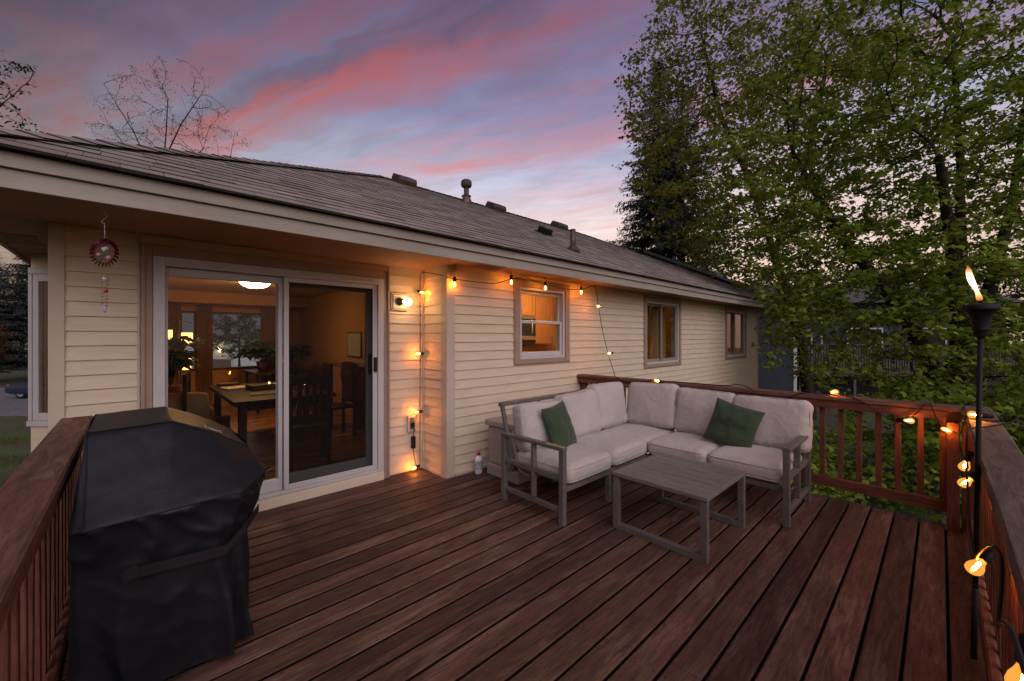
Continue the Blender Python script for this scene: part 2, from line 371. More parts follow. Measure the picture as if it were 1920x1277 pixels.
# ------------------------------------------------------------------ deck floor
DX0, DX1, PITCH = -0.42, 4.725, 0.147
dm = MB(); k = 0
y = -0.026 - 2 * PITCH
while y < 4.03:
    y0, y1 = y + 0.0041, y + PITCH - 0.0041
    yb = [y0, y0 + 0.006, y1 - 0.006, y1]; zt = rnd.uniform(-0.0015, 0.0015)
    xe = DX1 + rnd.uniform(-0.006, 0.004)
    cuts = [DX0, xe]
    if rnd.random() < 0.25: cuts = [DX0, rnd.uniform(1.0, 3.6), xe]
    for a, c in zip(cuts[:-1], cuts[1:]):
        a += 0.0015 if a != DX0 else 0; c -= 0.0015 if c != xe else 0
        pr = [(y0, -0.034), (y0, -0.008 + zt), (y0 + 0.003, -0.003 + zt), (y0 + 0.009, zt), (y1 - 0.009, zt), (y1 - 0.003, -0.003 + zt), (y1, -0.008 + zt), (y1, -0.034)]
        n = len(pr)
        vs = [(a, q[0], q[1]) for q in pr] + [(c, q[0], q[1]) for q in pr]
        dm.add(vs, [tuple(range(n)), tuple(reversed(range(n, 2 * n)))] + [(i, i + n, (i + 1) % n + n, (i + 1) % n) for i in range(n)])
    y += PITCH
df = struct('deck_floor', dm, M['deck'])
df.data.materials.append(simple('dark_board_edge', (0.014, 0.009, 0.007), 0.95, 0.2, 20, spec=0.05))  # board sides coloured much darker than the tops, drawing the gap lines
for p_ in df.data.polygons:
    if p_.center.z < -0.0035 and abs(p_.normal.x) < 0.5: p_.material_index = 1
scr = simple('screw_heads', (0.02, 0.014, 0.012), 0.5, 0.2, 30); df.data.materials.append(scr)
bm = bmesh.new(); bm.from_mesh(df.data); y = -0.026 - 2 * PITCH
while y < 4.0:
    for i in range(12):
        for q in (0.03, 0.117):
            cx_, cy_ = DX0 + 0.079 + i * 0.408 + rnd.uniform(-0.006, 0.006), y + q + rnd.uniform(-0.006, 0.006)
            f_ = bm.faces.new([bm.verts.new((cx_ + 0.0045 * math.cos(k * 1.0472), cy_ + 0.0045 * math.sin(k * 1.0472), 0.0022)) for k in range(6)]); f_.material_index = 2
    y += PITCH
bm.to_mesh(df.data); bm.free()
jm = MB()
for i in range(13):
    x = DX0 + 0.06 + i * 0.408
    jm.box(x, x + 0.038, -0.30, 4.0, -0.26, -0.036)
jm.box(DX1 - 0.06, DX1 - 0.022, -0.30, 4.0, -0.27, -0.037)
jm.box(DX0, DX1 - 0.03, -0.345, -0.305, -0.27, -0.037)
for px, py in ((-0.3, -0.2), (4.6, -0.2), (4.6, 2.0), (-0.3, 2.0), (2.2, -0.2)):
    jm.box(px, px + 0.09, py, py + 0.09, GZ - 0.2, -0.262)
struct('deck_joists', jm, M['joist'])

# ------------------------------------------------------------------ railings
CAPZ = 0.95
def wavy_plank(mb, x0, x1, y0, y1, z0, z1, axis, seed, n=40, amp=0.003):
    """a rounded plank whose edges wander a little, like weathered timber"""
    r = 0.008
    if axis == 'x': L0, L1, w0, w1 = x0, x1, y0, y1
    else: L0, L1, w0, w1 = y0, y1, x0, x1
    prof = [(0, r), (0, 1 - 0), None]
    ring = lambda a, c: [(a, z0 + 0.002), (c, z0 + 0.002), (c, z1 - r), (c - r, z1), (a + r, z1), (a, z1 - r)]
    vs = []; 
    for i in range(n + 1):
        t = L0 + (L1 - L0) * i / n
        da = noise.noise(Vector((t * 2.3, seed, 0))) * amp; dc = noise.noise(Vector((t * 2.3, seed, 7))) * amp
        dz = noise.noise(Vector((t * 1.1, seed, 13))) * amp * 0.6
        for (w, z) in ring(w0 + da, w1 + dc):
            vs.append((t, w, z + dz) if axis == 'x' else (w, t, z + dz))
    m = 6; fs = []
    for i in range(n):
        for k in range(m):
            q = (i * m + k, i * m + (k + 1) % m, (i + 1) * m + (k + 1) % m, (i + 1) * m + k)
            fs.append(q if axis == 'y' else tuple(reversed(q)))
    e0 = tuple(range(m)); e1 = tuple(n * m + k for k in range(m))
    fs += [tuple(reversed(e0)) if axis == 'y' else e0, e1 if axis == 'y' else tuple(reversed(e1))]
    mb.add(vs, fs); return mb
def railing(name_label, loc, axis, cap, face, low, balus, posts, bal_half, bal_z=(0.118, 0.842)):
    t = thing('deck_railing', name_label, 'railing', loc, 'timber railings round the deck')
    mat = M['rail_x'] if axis == 'x' else M['rail_y']
    for i, cp in enumerate(cap): obj('top_rail', wavy_plank(MB(), *cp, axis, i * 3.1 + loc[0]), M['cap_' + axis], t)
    for i, cp in enumerate(face): obj('upper_rail', wavy_plank(MB(), *cp, axis, i * 5.1 + 2 + loc[0], 40, 0.002), mat, t)
    for i, cp in enumerate(low): obj('lower_rail', wavy_plank(MB(), *cp, axis, i * 4.1 + 9 + loc[0], 40, 0.002), mat, t)
    for (x, y) in balus:
        w = bal_half; tw = rnd.uniform(-0.004, 0.004); b_ = MB()
        b_.obox((x - w + tw, y - w, bal_z[0]), (2 * w, 0, 0), (0, 2 * w, 0), (-tw * 1.5, rnd.uniform(-0.004, 0.004), bal_z[1] - bal_z[0]))
        obj('baluster', b_, M['rail_z'], t, 0.003)
    for (x0, x1, y0, y1, z0, z1) in posts: obj('post', MB().box(x0, x1, y0, y1, z0, z1), M['rail_z'], t, 0.005)
    return t
# far railing (runs from the house to the far corner)
by = [0.758 + 0.131 * i for i in range(1, 21)] + [0.758, 0.627, 0.498, 0.368, 0.245, 0.115, -0.012]
railing('reddish timber railing behind the sectional sofa, running out from the siding to the torch corner', (4.70, 1.7, 0.0), 'y',
        [(4.625, 4.785, -0.108, 3.575, 0.912, CAPZ)], [(4.640, 4.678, -0.108, 3.575, 0.838, 0.9125)], [(4.650, 4.688, -0.108, 3.575, 0.115, 0.205)],
        [(4.702 if y > 0.7 else 4.70, y) for y in by], [(4.692, 4.781, 3.47, 3.56, -0.25, 0.911)], 0.019, (0.13, 0.905))
# right-hand railing with the torch
bx = [0.45 + 0.128 * i for i in range(33)]
railing('weathered timber railing on the torch side, its wide grey cap running towards the viewer', (2.4, -0.19, 0.0), 'x',
        [(2.62, 4.79, -0.265, -0.118, 0.9125, CAPZ + 0.001), (-0.41, 2.616, -0.267, -0.12, 0.912, CAPZ)], [(0.02, 4.60, -0.172, -0.134, 0.838, 0.9115)],
        [(0.02, 4.60, -0.172, -0.134, 0.03, 0.118)],
        [(x, -0.192) for x in bx], [(4.69, 4.779, -0.232, -0.143, -0.25, 0.9105), (2.3, 2.389, -0.262, -0.173, -0.25, 0.911)], 0.019, (0.035, 0.905))
pc = MB().box(4.60, 4.688, -0.2, -0.111, -0.02, 0.836)
ro = [o for o in bpy.data.objects if o.name.startswith('deck_railing')]
obj('corner_post', pc, M['rail_z'], ro[1], 0.005)
obj('post', MB().box(4.50, 4.597, -0.172, -0.135, 0.0, 0.03) if False else MB().box(4.597, 4.689, -0.10, -0.03, 0.0, 0.835), M['rail_z'], ro[0], 0.005)
# left-hand railing beside the grill
by2 = [0.25 + 0.131 * i for i in range(29)]
railing('dark timber railing beside the covered grill, on the street side of the deck', (-0.28, 1.9, 0.0), 'y',
        [(-0.358, -0.203, 0.03, 4.02, 0.912, CAPZ)], [(-0.258, -0.220, 0.03, 4.02, 0.825, 0.9115)], [(-0.258, -0.220, 0.03, 4.02, 0.06, 0.148)],
        [(-0.278, y) for y in by2], [(-0.349, -0.26, 3.92, 4.01, -0.25, 0.911), (-0.349, -0.26, 0.04, 0.129, -0.25, 0.911)], 0.019, (0.065, 0.905))

# ------------------------------------------------------------------ house
H = thing('house', 'single-storey cream sided house with brown shingled hip roof behind the deck', 'house', (2.42, 3.58, 0.0))
YD, YW, XN, XL, XR, YB = 4.05, 3.58, 2.42, -0.41, 12.95, 11.1
CH = 0.1016; C0 = 0.0117
def siding(mb, o, d, L, z0, z1, out, opens=()):
    """vinyl laps: o start (x,y), d unit direction along the wall, out unit outward normal"""
    k0 = int(math.floor((z0 - C0) / CH)); k1 = int(math.ceil((z1 - C0) / CH))
    P = lambda u_, z, off: (o[0] + d[0] * u_ + out[0] * off, o[1] + d[1] * u_ + out[1] * off, z)
    def prof(t): return 0.015 - 0.012 * (t ** 0.8)
    for k in range(k0, k1):
        zb, zt = C0 + k * CH, C0 + (k + 1) * CH
        lo, hi = max(zb, z0), min(zt, z1)
        zs = sorted({lo, hi} | {z for (_, _, a, b) in opens for z in (a, b) if lo < z < hi})
        for a, b_ in zip(zs[:-1], zs[1:]):
            mid = (a + b_) / 2
            us = [(0, L)]
            for (ua, ub, za, zb2) in opens:
                if za < mid < zb2:
                    us = [seg for (p, q) in us for seg in ((p, min(q, ua)), (max(p, ub), q)) if seg[1] - seg[0] > 1e-4]
            for (p, q) in us:
                t0, t1 = (a - zb) / CH, (b_ - zb) / CH
                n = 3; parts = [(p, q, 0.0)]
                if q - p > 1.6 and k % 2 == 0:
                    sm_ = p + (q - p) * (0.2 + 0.6 * rnd.random()); parts = [(p, sm_, 0.0), (sm_ - 0.02, q, 0.0016)]
                for (p, q, ex) in parts:
                    for i in range(n):
                        ta, tb = t0 + (t1 - t0) * i / n, t0 + (t1 - t0) * (i + 1) / n
                        mb.quad(P(p, zb + ta * CH, prof(ta) + ex), P(q, zb + ta * CH, prof(ta) + ex), P(q, zb + tb * CH, prof(tb) + ex), P(p, zb + tb * CH, prof(tb) + ex))
                        if ex: mb.quad(P(p, zb + ta * CH, prof(ta) - 0.002), P(p, zb + ta * CH, prof(ta) + ex), P(p, zb + tb * CH, prof(tb) + ex), P(p, zb + tb * CH, prof(tb) - 0.002))
                    if t0 < 1e-3:
                        mb.quad(P(p, a, 0.0), P(q, a, 0.0), P(q, a, 0.015 + ex), P(p, a, 0.015 + ex))
def wallgrid(mb, axis, c0, c1, u0, u1, z0, z1, opens=()):
    """flat wall slab between c0 and c1 on `axis`, with openings"""
    us = sorted({u0, u1} | {min(max(x, u0), u1) for o in opens for x in o[:2]}); zs = sorted({z0, z1} | {min(max(x, z0), z1) for o in opens for x in o[2:]})
    for a, b_ in zip(us[:-1], us[1:]):
        for c, d in zip(zs[:-1], zs[1:]):
            um, zm = (a + b_) / 2, (c + d) / 2
            if any(o[0] < um < o[1] and o[2] < zm < o[3] for o in opens): continue
            if axis == 'y': mb.box(a, b_, c0, c1, c, d)
            else: mb.box(c0, c1, a, b_, c, d)
SZ = 2.25
door_o = (0.037, 1.978, -0.02, 2.19)
win_o = [(3.392, 4.442, 1.15, 2.20), (6.53, 7.985, 0.935, 2.21), (10.435, 11.95, 0.935, 2.21)]
obj('siding_wall', (lambda m_: (siding(m_, (XL + 0.072, YD), (1, 0), XN - 0.03 - XL - 0.072, -2.0, SZ, (0, -1), [(door_o[0] - XL - 0.072, door_o[1] - XL - 0.072, -0.25, 2.19)]), m_)[1])(MB()), M['siding'], H)
obj('siding_wall', (lambda m_: (siding(m_, (XN + 0.085, YW), (1, 0), XR - XN - 0.085 - 0.07, -2.1, SZ, (0, -1), [(a - XN - 0.085, b_ - XN - 0.085, c, d) for a, b_, c, d in win_o]), m_)[1])(MB()), M['siding'], H)
obj('siding_wall', (lambda m_: (siding(m_, (XN, YD - 0.03), (0, -1), YD - YW - 0.115, -0.3, SZ, (-1, 0)), m_)[1])(MB()), M['siding'], H)
obj('siding_wall', (lambda m_: (siding(m_, (XR, YW + 0.07), (0, 1), YB - YW - 0.07, -2.1, SZ, (1, 0)), m_)[1])(MB()), M['siding'], H)
obj('siding_wall', (lambda m_: (siding(m_, (XL, 5.42), (0, -1), 5.42 - YD - 0.08, -2.1, SZ, (-1, 0)), m_)[1])(MB()), M['siding'], H)
ct = MB()
ct.box(XL - 0.004, XL + 0.072, YD - 0.02, YD + 0.08, -2.0, SZ)                       # street corner
obj('corner_trim', ct, M['cornertrim'], H, 0.004)
ct = MB(); ct.box(XN - 0.022, XN + 0.085, YW - 0.022, YW - 0.0, -0.02, SZ); ct.box(XN - 0.022, XN + 0.0, YW + 0.0, YW + 0.085, -0.02, SZ)
obj('corner_trim', ct, M['cornertrim'], H, 0.003)
ct = MB(); ct.box(XR - 0.07, XR + 0.02, YW - 0.02, YW + 0.07, -2.1, SZ)
obj('corner_trim', ct, M['cornertrim'], H, 0.003)
ct = MB(); ct.box(XN - 0.032, XN + 0.01, YD - 0.03, YD + 0.01, -0.02, SZ); 
for a_, b_ in ((1.982, 1.998), (0.018, 0.034)): obj('trim_strip', MB().box(a_, b_, YD - 0.018, YD, 0, 2.24), M['cornertrim'], H, 0.003)
obj('corner_trim', ct, M['cornertrim'], H, 0.003)
fl = MB(); fl.box(XN + 0.09, 4.6, YW - 0.03, YW - 0.016, 0.0, 0.02); fl.box(XN - 0.034, XN - 0.024, YW + 0.0, YD - 0.05, 0.0, 0.014)
obj('base_flashing', fl, M['cream'], H)

# inner walls, floor and ceiling
iw = simple('painted_drywall', (0.54, 0.32, 0.15), 0.8, 0.04, 2)
ip = MB()
wallgrid(ip, 'y', YD + 0.02, YD + 0.14, XL + 0.05, XN + 0.0, 0.0, 2.5, [door_o])
wallgrid(ip, 'y', YW + 0.02, YW + 0.14, XN + 0.02, XR - 0.05, -0.3, 2.5, win_o)
ip.box(XN + 0.02, XN + 0.12, YW + 0.141, YD + 0.14, 0.0, 2.5)
far_o = [(0.70, 0.98, 0.75, 2.03), (1.22, 2.25, 0.75, 2.03), (2.50, 2.78, 0.75, 2.03)]
wallgrid(ip, 'y', YB - 0.2, YB - 0.05, XL + 0.05, 6.6, 0.0, 2.5, far_o)
wallgrid(ip, 'x', XL + 0.05, XL + 0.14, YD + 0.141, YB - 0.201, 0.0, 2.5)
wallgrid(ip, 'x', 3.0, 3.1, 6.9, YB - 0.201, 0.0, 2.5)                # wall with the board
wallgrid(ip, 'y', 5.36, 5.46, 4.2, 6.455, 0.0, 2.5)                     # behind the kitchen units
wallgrid(ip, 'x', 6.705, 6.80 - 0.29, 3.721, 6.349, 0.0, 2.5) if False else wallgrid(ip, 'x', 6.46, 6.52, 3.721, 6.349, 0.0, 2.5)
wallgrid(ip, 'x', 9.2, 9.3, 3.721, 6.8, 0.0, 2.5); wallgrid(ip, 'y', 6.8, 6.9, 6.53, XR - 0.2, 0.0, 2.5); wallgrid(ip, 'x', XR - 0.15, XR - 0.05, 3.721, 6.8, 0.0, 2.5)
ip.box(0.0, 2.98, 10.2, 10.895, 2.17, 2.399)                            # bulkhead over the bay
obj('interior_wall', ip, iw, H)
obj('interior_floor', MB().box(XL + 0.05, XR - 0.05, YW + 0.145, YB - 0.05, -0.06, -0.004), wood('oak_floor', 'x', (0.16, 0.075, 0.03), (0.26, 0.13, 0.055), (0.32, 0.17, 0.08), 0.25, 0.083, 0.5), H)
obj('interior_ceiling', MB().box(XL + 0.05, XR - 0.05, YW + 0.145, YB - 0.05, 2.40, 2.49), simple('ceiling_paint', (0.62, 0.52, 0.40), 0.8, 0.04, 3), H)
obj('foundation', MB().box(XL + 0.08, XR - 0.08, YW + 0.06, YB - 0.06, GZ - 0.3, -0.07), simple('concrete', (0.25, 0.24, 0.23), 0.9, 0.1, 6), H)

# soffit and fascia
EY, EX0, EX1, EYB = 3.14, -0.78, 13.93, 11.56
sm = MB()
sm.box(EX0 + 0.026, EX1 - 0.026, EY + 0.026, YW + 0.05, SZ, SZ + 0.012)
sm.box(EX0 + 0.026, XN + 0.05, YW + 0.051, YD + 0.06, SZ, SZ + 0.012)
sm.box(EX0 + 0.026, XL + 0.0, YD + 0.061, EYB - 0.03, SZ, SZ + 0.012)
sm.box(XR, EX1 - 0.026, YW + 0.051, EYB - 0.03, SZ, SZ + 0.012)
obj('soffit', sm, M['soffit'], H)
gv_ = MB()
for i in range(14):
    gv_.bar((-0.715 + 0.0, 4.70 + i * 0.028, SZ - 0.004), (-0.545, 4.70 + i * 0.028, SZ - 0.004), 0.012, 0.006)
gv_.box(-0.73, -0.53, 4.66, 4.685, SZ - 0.008, SZ - 0.001); gv_.box(-0.73, -0.53, 5.085, 5.11, SZ - 0.008, SZ - 0.001)
obj('soffit_vent', gv_, M['trim'], H)
gv2 = MB()
for i in range(7): gv2.box(2.62, 3.0, 3.30 + i * 0.022, 3.312 + i * 0.022, SZ - 0.005, SZ - 0.001)
obj('soffit_vent', gv2, M['soffit'], H)
fa = MB()
cutx = [EX0 - 0.0, 2.95, 6.9, 10.6, EX1]
for a, b_ in zip(cutx[:-1], cutx[1:]):
    dz = rnd.uniform(-0.002, 0.002)
    fa.box(a + 0.001, b_ - 0.001, EY, EY + 0.025, 2.226 + dz, 2.322 + dz)
    fa.box(a + 0.001, b_ - 0.001, EY - 0.022, EY + 0.022, 2.325 + dz, 2.402)
fa.box(EX0, EX0 + 0.025, EY + 0.027, EYB, 2.226, 2.322); fa.box(EX0 - 0.022, EX0 + 0.022, EY + 0.024, EYB, 2.325, 2.402)
fa.box(EX1 - 0.025, EX1, EY + 0.027, EYB, 2.226, 2.322); fa.box(EX1 - 0.022, EX1 + 0.022, EY + 0.024, EYB, 2.325, 2.402)
fa.box(EX0 + 0.03, EX1 - 0.03, EYB - 0.03, EYB, 2.226, 2.402)
obj('fascia', fa, M['fascia'], H, 0.003)

# roof
RY0, RS = 3.075, 0.5
RX0, RX1, RYR = EX0 - 0.06, EX1 + 0.06, 7.35
RZ0 = 2.412
def rz(y): return RZ0 + RS * (y - RY0)
RH = RYR - RY0
m, nt, b = newmat('asphalt_shingles')
a = nt.nodes.new('ShaderNodeAttribute'); a.attribute_name = 'rnd'
vc = coords(nt); f1 = noise_(nt, vc, 420, 3, 0.7); f2 = noise_(nt, vc, 1.1, 4, 0.6)
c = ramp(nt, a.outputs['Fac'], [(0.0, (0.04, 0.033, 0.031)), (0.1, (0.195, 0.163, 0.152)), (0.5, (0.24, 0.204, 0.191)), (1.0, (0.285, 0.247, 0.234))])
c = mixc(nt, 1.0, c, ramp(nt, f1, [(0.3, 0.75), (0.7, 1.2)]), 'MULTIPLY'); c = mixc(nt, 1.0, c, ramp(nt, f2, [(0.3, 0.8), (0.7, 1.15)]), 'MULTIPLY')
nt.links.new(c, b.inputs['Base Color']); b.inputs['Roughness'].default_value = 0.9; b.inputs['Specular IOR Level'].default_value = 0.25; bump(nt, b, f1, 0.6, 0.003)
M['shingle'] = m
def xl(y): return RX0 + (y - RY0)
def xr(y): return RX1 - (y - RY0)
rf = MB(); rr = []
nc = 33; dy = RH / nc; sl = Vector((0, 1, RS)).normalized(); nv = Vector((0, -RS, 1)).normalized()
for k in range(nc):
    y0, y1 = RY0 + k * dy, RY0 + (k + 1) * dy + 0.012
    y1 = min(y1, RYR)
    x = xl(y0) - rnd.uniform(0, 0.3); first = True
    while x < xr(y0):
        w = rnd.uniform(0.15, 0.30); x2 = x + w
        lo, hi = max(x, xl(y0)), min(x2, xr(y0)); lo2, hi2 = max(x, xl(y1)), min(x2, xr(y1))
        x = x2
        if hi - lo < 0.005 or hi2 - lo2 < 0.0: continue
        th = 0.0085 + (0.003 if rnd.random() < 0.4 else 0.0) + rnd.uniform(0, 0.001)
        o0 = nv * th; yy0 = y0 - rnd.uniform(0, 0.004)
        lo += 0.003; lo2 += 0.003; A = Vector((lo, yy0, rz(yy0))); B = Vector((hi, yy0, rz(yy0))); Cc = Vector((hi2, y1, rz(y1))); Dd = Vector((lo2, y1, rz(y1)))
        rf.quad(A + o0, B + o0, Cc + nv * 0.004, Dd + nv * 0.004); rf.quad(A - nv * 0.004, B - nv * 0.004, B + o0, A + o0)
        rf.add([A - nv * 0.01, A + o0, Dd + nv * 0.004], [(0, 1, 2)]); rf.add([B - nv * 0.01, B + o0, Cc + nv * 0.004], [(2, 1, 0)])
        q = 0.12 + 0.88 * rnd.random(); rr += [q, 0.0, 0.0, 0.0]  # dark cut edges; course shadow lines painted into the riser colour
def tri_face(pts):
    rf.add(pts, [tuple(range(len(pts)))]); rr.append(0.5)
pl, prr = Vector((xl(RYR), RYR, rz(RYR))), Vector((xr(RYR), RYR, rz(RYR)))
yb = RYR + RH
c1, c2, c3, c4 = Vector((RX0, RY0, RZ0)), Vector((RX1, RY0, RZ0)), Vector((RX1, yb, RZ0)), Vector((RX0, yb, RZ0))
tri_face([c1, pl, c4]); tri_face([c2, c3, prr]); tri_face([c3, c4, pl, prr])
dn = Vector((0, 0, -0.006)); tri_face([c1 + dn, c2 + dn, prr + dn, pl + dn])
# ridge and hip caps
def caps(p, q, n1v, n2v, w=0.15, step=0.145):
    L = (q - p).length; d = (q - p).normalized(); n = int(L / step)
    for i in range(n):
        a0 = p + d * (i * L / n - 0.02); a1 = p + d * ((i + 1) * L / n + 0.01)
        lift0 = 0.030 + rnd.uniform(-0.002, 0.003); lift1 = 0.020
        s1 = n1v * w; s2 = n2v * w
        t0, t1 = a0 + Vector((0, 0, lift0)), a1 + Vector((0, 0, lift1))
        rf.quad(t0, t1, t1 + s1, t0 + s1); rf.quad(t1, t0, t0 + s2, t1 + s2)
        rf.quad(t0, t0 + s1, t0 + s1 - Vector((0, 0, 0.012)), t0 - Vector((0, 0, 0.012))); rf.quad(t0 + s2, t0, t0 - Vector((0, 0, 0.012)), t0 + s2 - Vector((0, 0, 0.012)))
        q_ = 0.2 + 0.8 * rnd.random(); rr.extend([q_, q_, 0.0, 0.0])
fr = Vector((1, 0, 0)); caps(c1, pl, Vector((0.72, -0.72, -0.33)), Vector((-0.72, 0.72, -0.33)))
caps(pl, prr, Vector((0, -1, -0.48)), Vector((0, 1, -0.48))); caps(c2, prr, Vector((-0.72, -0.72, -0.33)), Vector((0.72, 0.72, -0.33)))
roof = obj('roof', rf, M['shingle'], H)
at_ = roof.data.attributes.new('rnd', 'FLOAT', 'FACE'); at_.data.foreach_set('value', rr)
obj('roof_deck', MB().box(EX0 - 0.03, EX1 + 0.03, RY0 + 0.02, EYB, 2.4035, 2.4085), M['joist'], roof)
def roof_vent(x):
    y = 7.02; z = rz(y); mb = MB(); s_ = Vector((0, 1, RS)).normalized(); o = Vector((x - 0.19, y, z + 0.02))
    w, d, h = 0.38, 0.34, 0.13
    prof = [(0, 0), (0.0, 0.07), (0.05, 0.125), (0.30, 0.125), (0.34, 0.04), (0.34, 0)]
    a_ = [o + s_ * p + nv * q for p, q in prof]; b2 = [t + Vector((w, 0, 0)) for t in a_]; n = len(prof)
    mb.add(a_ + b2, [tuple(reversed(range(n))), tuple(range(n, 2 * n))] + [(i, (i + 1) % n, (i + 1) % n + n, i + n) for i in range(n)])
    mb.obox(o - s_ * 0.08 - Vector((0.06, 0, 0)) - nv * 0.01, (w + 0.12, 0, 0), s_ * 0.46, nv * 0.012)
    obj('roof_vent', mb, M['vent'], roof, 0.01)
for x in (3.84, 6.2, 8.5): roof_vent(x)
fx, fy = 5.15, 6.9; fz = rz(fy)
mb = MB(); mb.lathe([(0.13, -0.1), (0.11, 0.05), (0.075, 0.12), (0.075, 0.13), (0.10, 0.135), (0.10, 0.15), (0.055, 0.155), (0.055, 0.34)], (fx, fy, fz), 20)
fp = obj('flue_pipe', mb, M['galv'], roof)
obj('flue_cap', MB().lathe([(0.055, 0.32), (0.10, 0.34), (0.115, 0.37), (0.113, 0.45), (0.09, 0.48), (0.03, 0.487)], (fx, fy, fz), 20), M['vent'], fp)
vx, vy = 4.88, 3.84; vz = rz(vy)
vp_ = obj('vent_pipe', MB().lathe([(0.042, 0.0), (0.042, 0.33), (0.036, 0.33), (0.036, 0.2)], (vx, vy, vz), 16), M['galv'], roof)
obj('pipe_boot', MB().lathe([(0.11, -0.03), (0.10, 0.03), (0.055, 0.07), (0.05, 0.09)], (vx, vy, vz), 16), M['vent'], vp_)
mb = MB(); o = Vector((5.33, 4.85, rz(4.85) + 0.01))
mb.obox(o, (0.26, 0, 0), sl * 0.26, nv * 0.02); mb.obox(o + Vector((0.03, 0, 0)) + sl * 0.02 + nv * 0.02, (0.2, 0, 0), sl * 0.2, nv * 0.09)
obj('exhaust_hood', mb, M['black'], roof, 0.02)

# sliding door
def frame_rect(mb, x0, x1, z0, z1, y0, y1, l, r, bt, t):
    mb.box(x0, x0 + l, y0, y1, z0, z1); mb.box(x1 - r, x1, y0, y1, z0, z1)
    mb.box(x0 + l, x1 - r, y0, y1, z0, z0 + bt); mb.box(x0 + l, x1 - r, y0, y1, z1 - t, z1)
sd = MB()
sd.box(0.104, 0.172, 3.995, 4.15, 0.09, 2.098); sd.box(1.848, 1.910, 3.995, 4.15, 0.09, 2.098)
sd.box(0.172, 1.848, 3.995, 4.15, 2.030, 2.098); sd.box(0.172, 1.848, 3.995, 4.15, 0.09, 0.118)
sd.box(0.185, 1.835, 3.985, 3.996, 2.045, 2.06)
door = obj('sliding_door', sd, M['white'], H, 0.004)
cs = MB(); cs.box(0.037, 0.102, 4.005, 4.07, 0.0, 2.185); cs.box(1.912, 1.976, 4.005, 4.07, 0.0, 2.185); cs.box(0.102, 1.912, 4.004, 4.07, 2.10, 2.185); cs.box(0.037, 0.06, 3.99, 4.004, 0.0, 2.185); cs.box(1.955, 1.976, 3.99, 4.004, 0.0, 2.185)
obj('door_casing', cs, M['trim'], door, 0.004)
obj('threshold', MB().box(0.104, 1.910, 3.985, 4.15, -0.005, 0.087), simple('worn_cream_board', (0.60, 0.50, 0.39), 0.6, 0.05, 5.0, 0.15, 60, col2=(0.30, 0.15, 0.08), thr=(0.27, 0.30)), door, 0.004)
lp = MB(); frame_rect(lp, 0.173, 0.976, 0.119, 2.029, 4.055, 4.10, 0.018, 0.034, 0.105, 0.066)
pnl = obj('fixed_panel', lp, M['white'], door, 0.004)
obj('glass_pane', MB().box(0.191, 0.942, 4.074, 4.080, 0.224, 1.963), M['glass'], pnl)
rp = MB(); frame_rect(rp, 0.94, 1.846, 0.119, 2.029, 4.105, 4.145, 0.05, 0.075, 0.11, 0.075)
pnl2 = obj('sliding_panel', rp, M['white'], door, 0.004)
obj('glass_pane', MB().box(0.99, 1.771, 4.122, 4.128, 0.229, 1.954), M['glass'], pnl2)
obj('handle', MB().box(1.785, 1.81, 4.075, 4.104, 1.10, 1.32), M['black'], pnl2, 0.006)
sr = MB(); frame_rect(sr, 0.977, 1.846, 0.120, 2.028, 4.012, 4.034, 0.040, 0.048, 0.045, 0.042)
scd = obj('screen_door', sr, M['white'], door, 0.003)
obj('insect_screen', MB().quad((1.017, 4.023, 0.165), (1.798, 4.023, 0.165), (1.798, 4.023, 1.986), (1.017, 4.023, 1.986)), M['screen'], scd)
obj('handle', MB().box(1.805, 1.835, 3.99, 4.011, 1.13, 1.28), M['black'], scd, 0.004)

# windows
def window(x0, x1, z0, z1, kind):
    y = YW; cw = 0.085
    w = MB()
    frame_rect(w, x0 + cw + 0.001, x1 - cw - 0.001, z0 + 0.055, z1 - cw - 0.001, y - 0.012, y + 0.12, 0.035, 0.035, 0.035, 0.035)
    W = obj('window', w, M['white'], H, 0.003)
    c_ = MB(); frame_rect(c_, x0, x1, z0, z1, y - 0.03, y + 0.02, cw, cw, 0.054, cw); frame_rect(c_, x0 - 0.016, x1 + 0.016, z0 - 0.016, z1 + 0.01, y - 0.02, y - 0.002, 0.016, 0.016, 0.016, 0.01)
    obj('window_casing', c_, M['trim'], W, 0.004)
    ix0, ix1, iz0, iz1 = x0 + cw + 0.037, x1 - cw - 0.037, z0 + 0.091, z1 - cw - 0.037
    if kind == 'hung':
        mz = 1.68
        s1 = MB(); frame_rect(s1, ix0, ix1, mz - 0.018, iz1, y + 0.055, y + 0.085, 0.03, 0.03, 0.04, 0.04)
        a_ = obj('sash', s1, M['white'], W, 0.003); obj('glass_pane', MB().box(ix0 + 0.03, ix1 - 0.03, y + 0.068, y + 0.072, mz + 0.022, iz1 - 0.04), M['glass'], a_)
        s2 = MB(); frame_rect(s2, ix0, ix1, iz0, mz + 0.018, y + 0.015, y + 0.045, 0.034, 0.034, 0.055, 0.036)
        a_ = obj('sash', s2, M['white'], W, 0.003); obj('glass_pane', MB().box(ix0 + 0.034, ix1 - 0.034, y + 0.028, y + 0.032, iz0 + 0.055, mz - 0.018), M['glass'], a_)
    else:
        xm = (ix0 + ix1) / 2
        sashm = simple('beige_sash', (0.27, 0.215, 0.165), 0.5, 0.06, 5)
        for (p, q, yy) in ((ix0, xm + 0.03, y + 0.055), (xm - 0.03, ix1, y + 0.02)):
            s1 = MB(); frame_rect(s1, p, q, iz0, iz1, yy, yy + 0.03, 0.045, 0.045, 0.05, 0.035)
            a_ = obj('sash', s1, sashm, W, 0.003); obj('glass_pane', MB().box(p + 0.045, q - 0.045, yy + 0.013, yy + 0.017, iz0 + 0.05, iz1 - 0.035), M['glass'], a_)
    return W
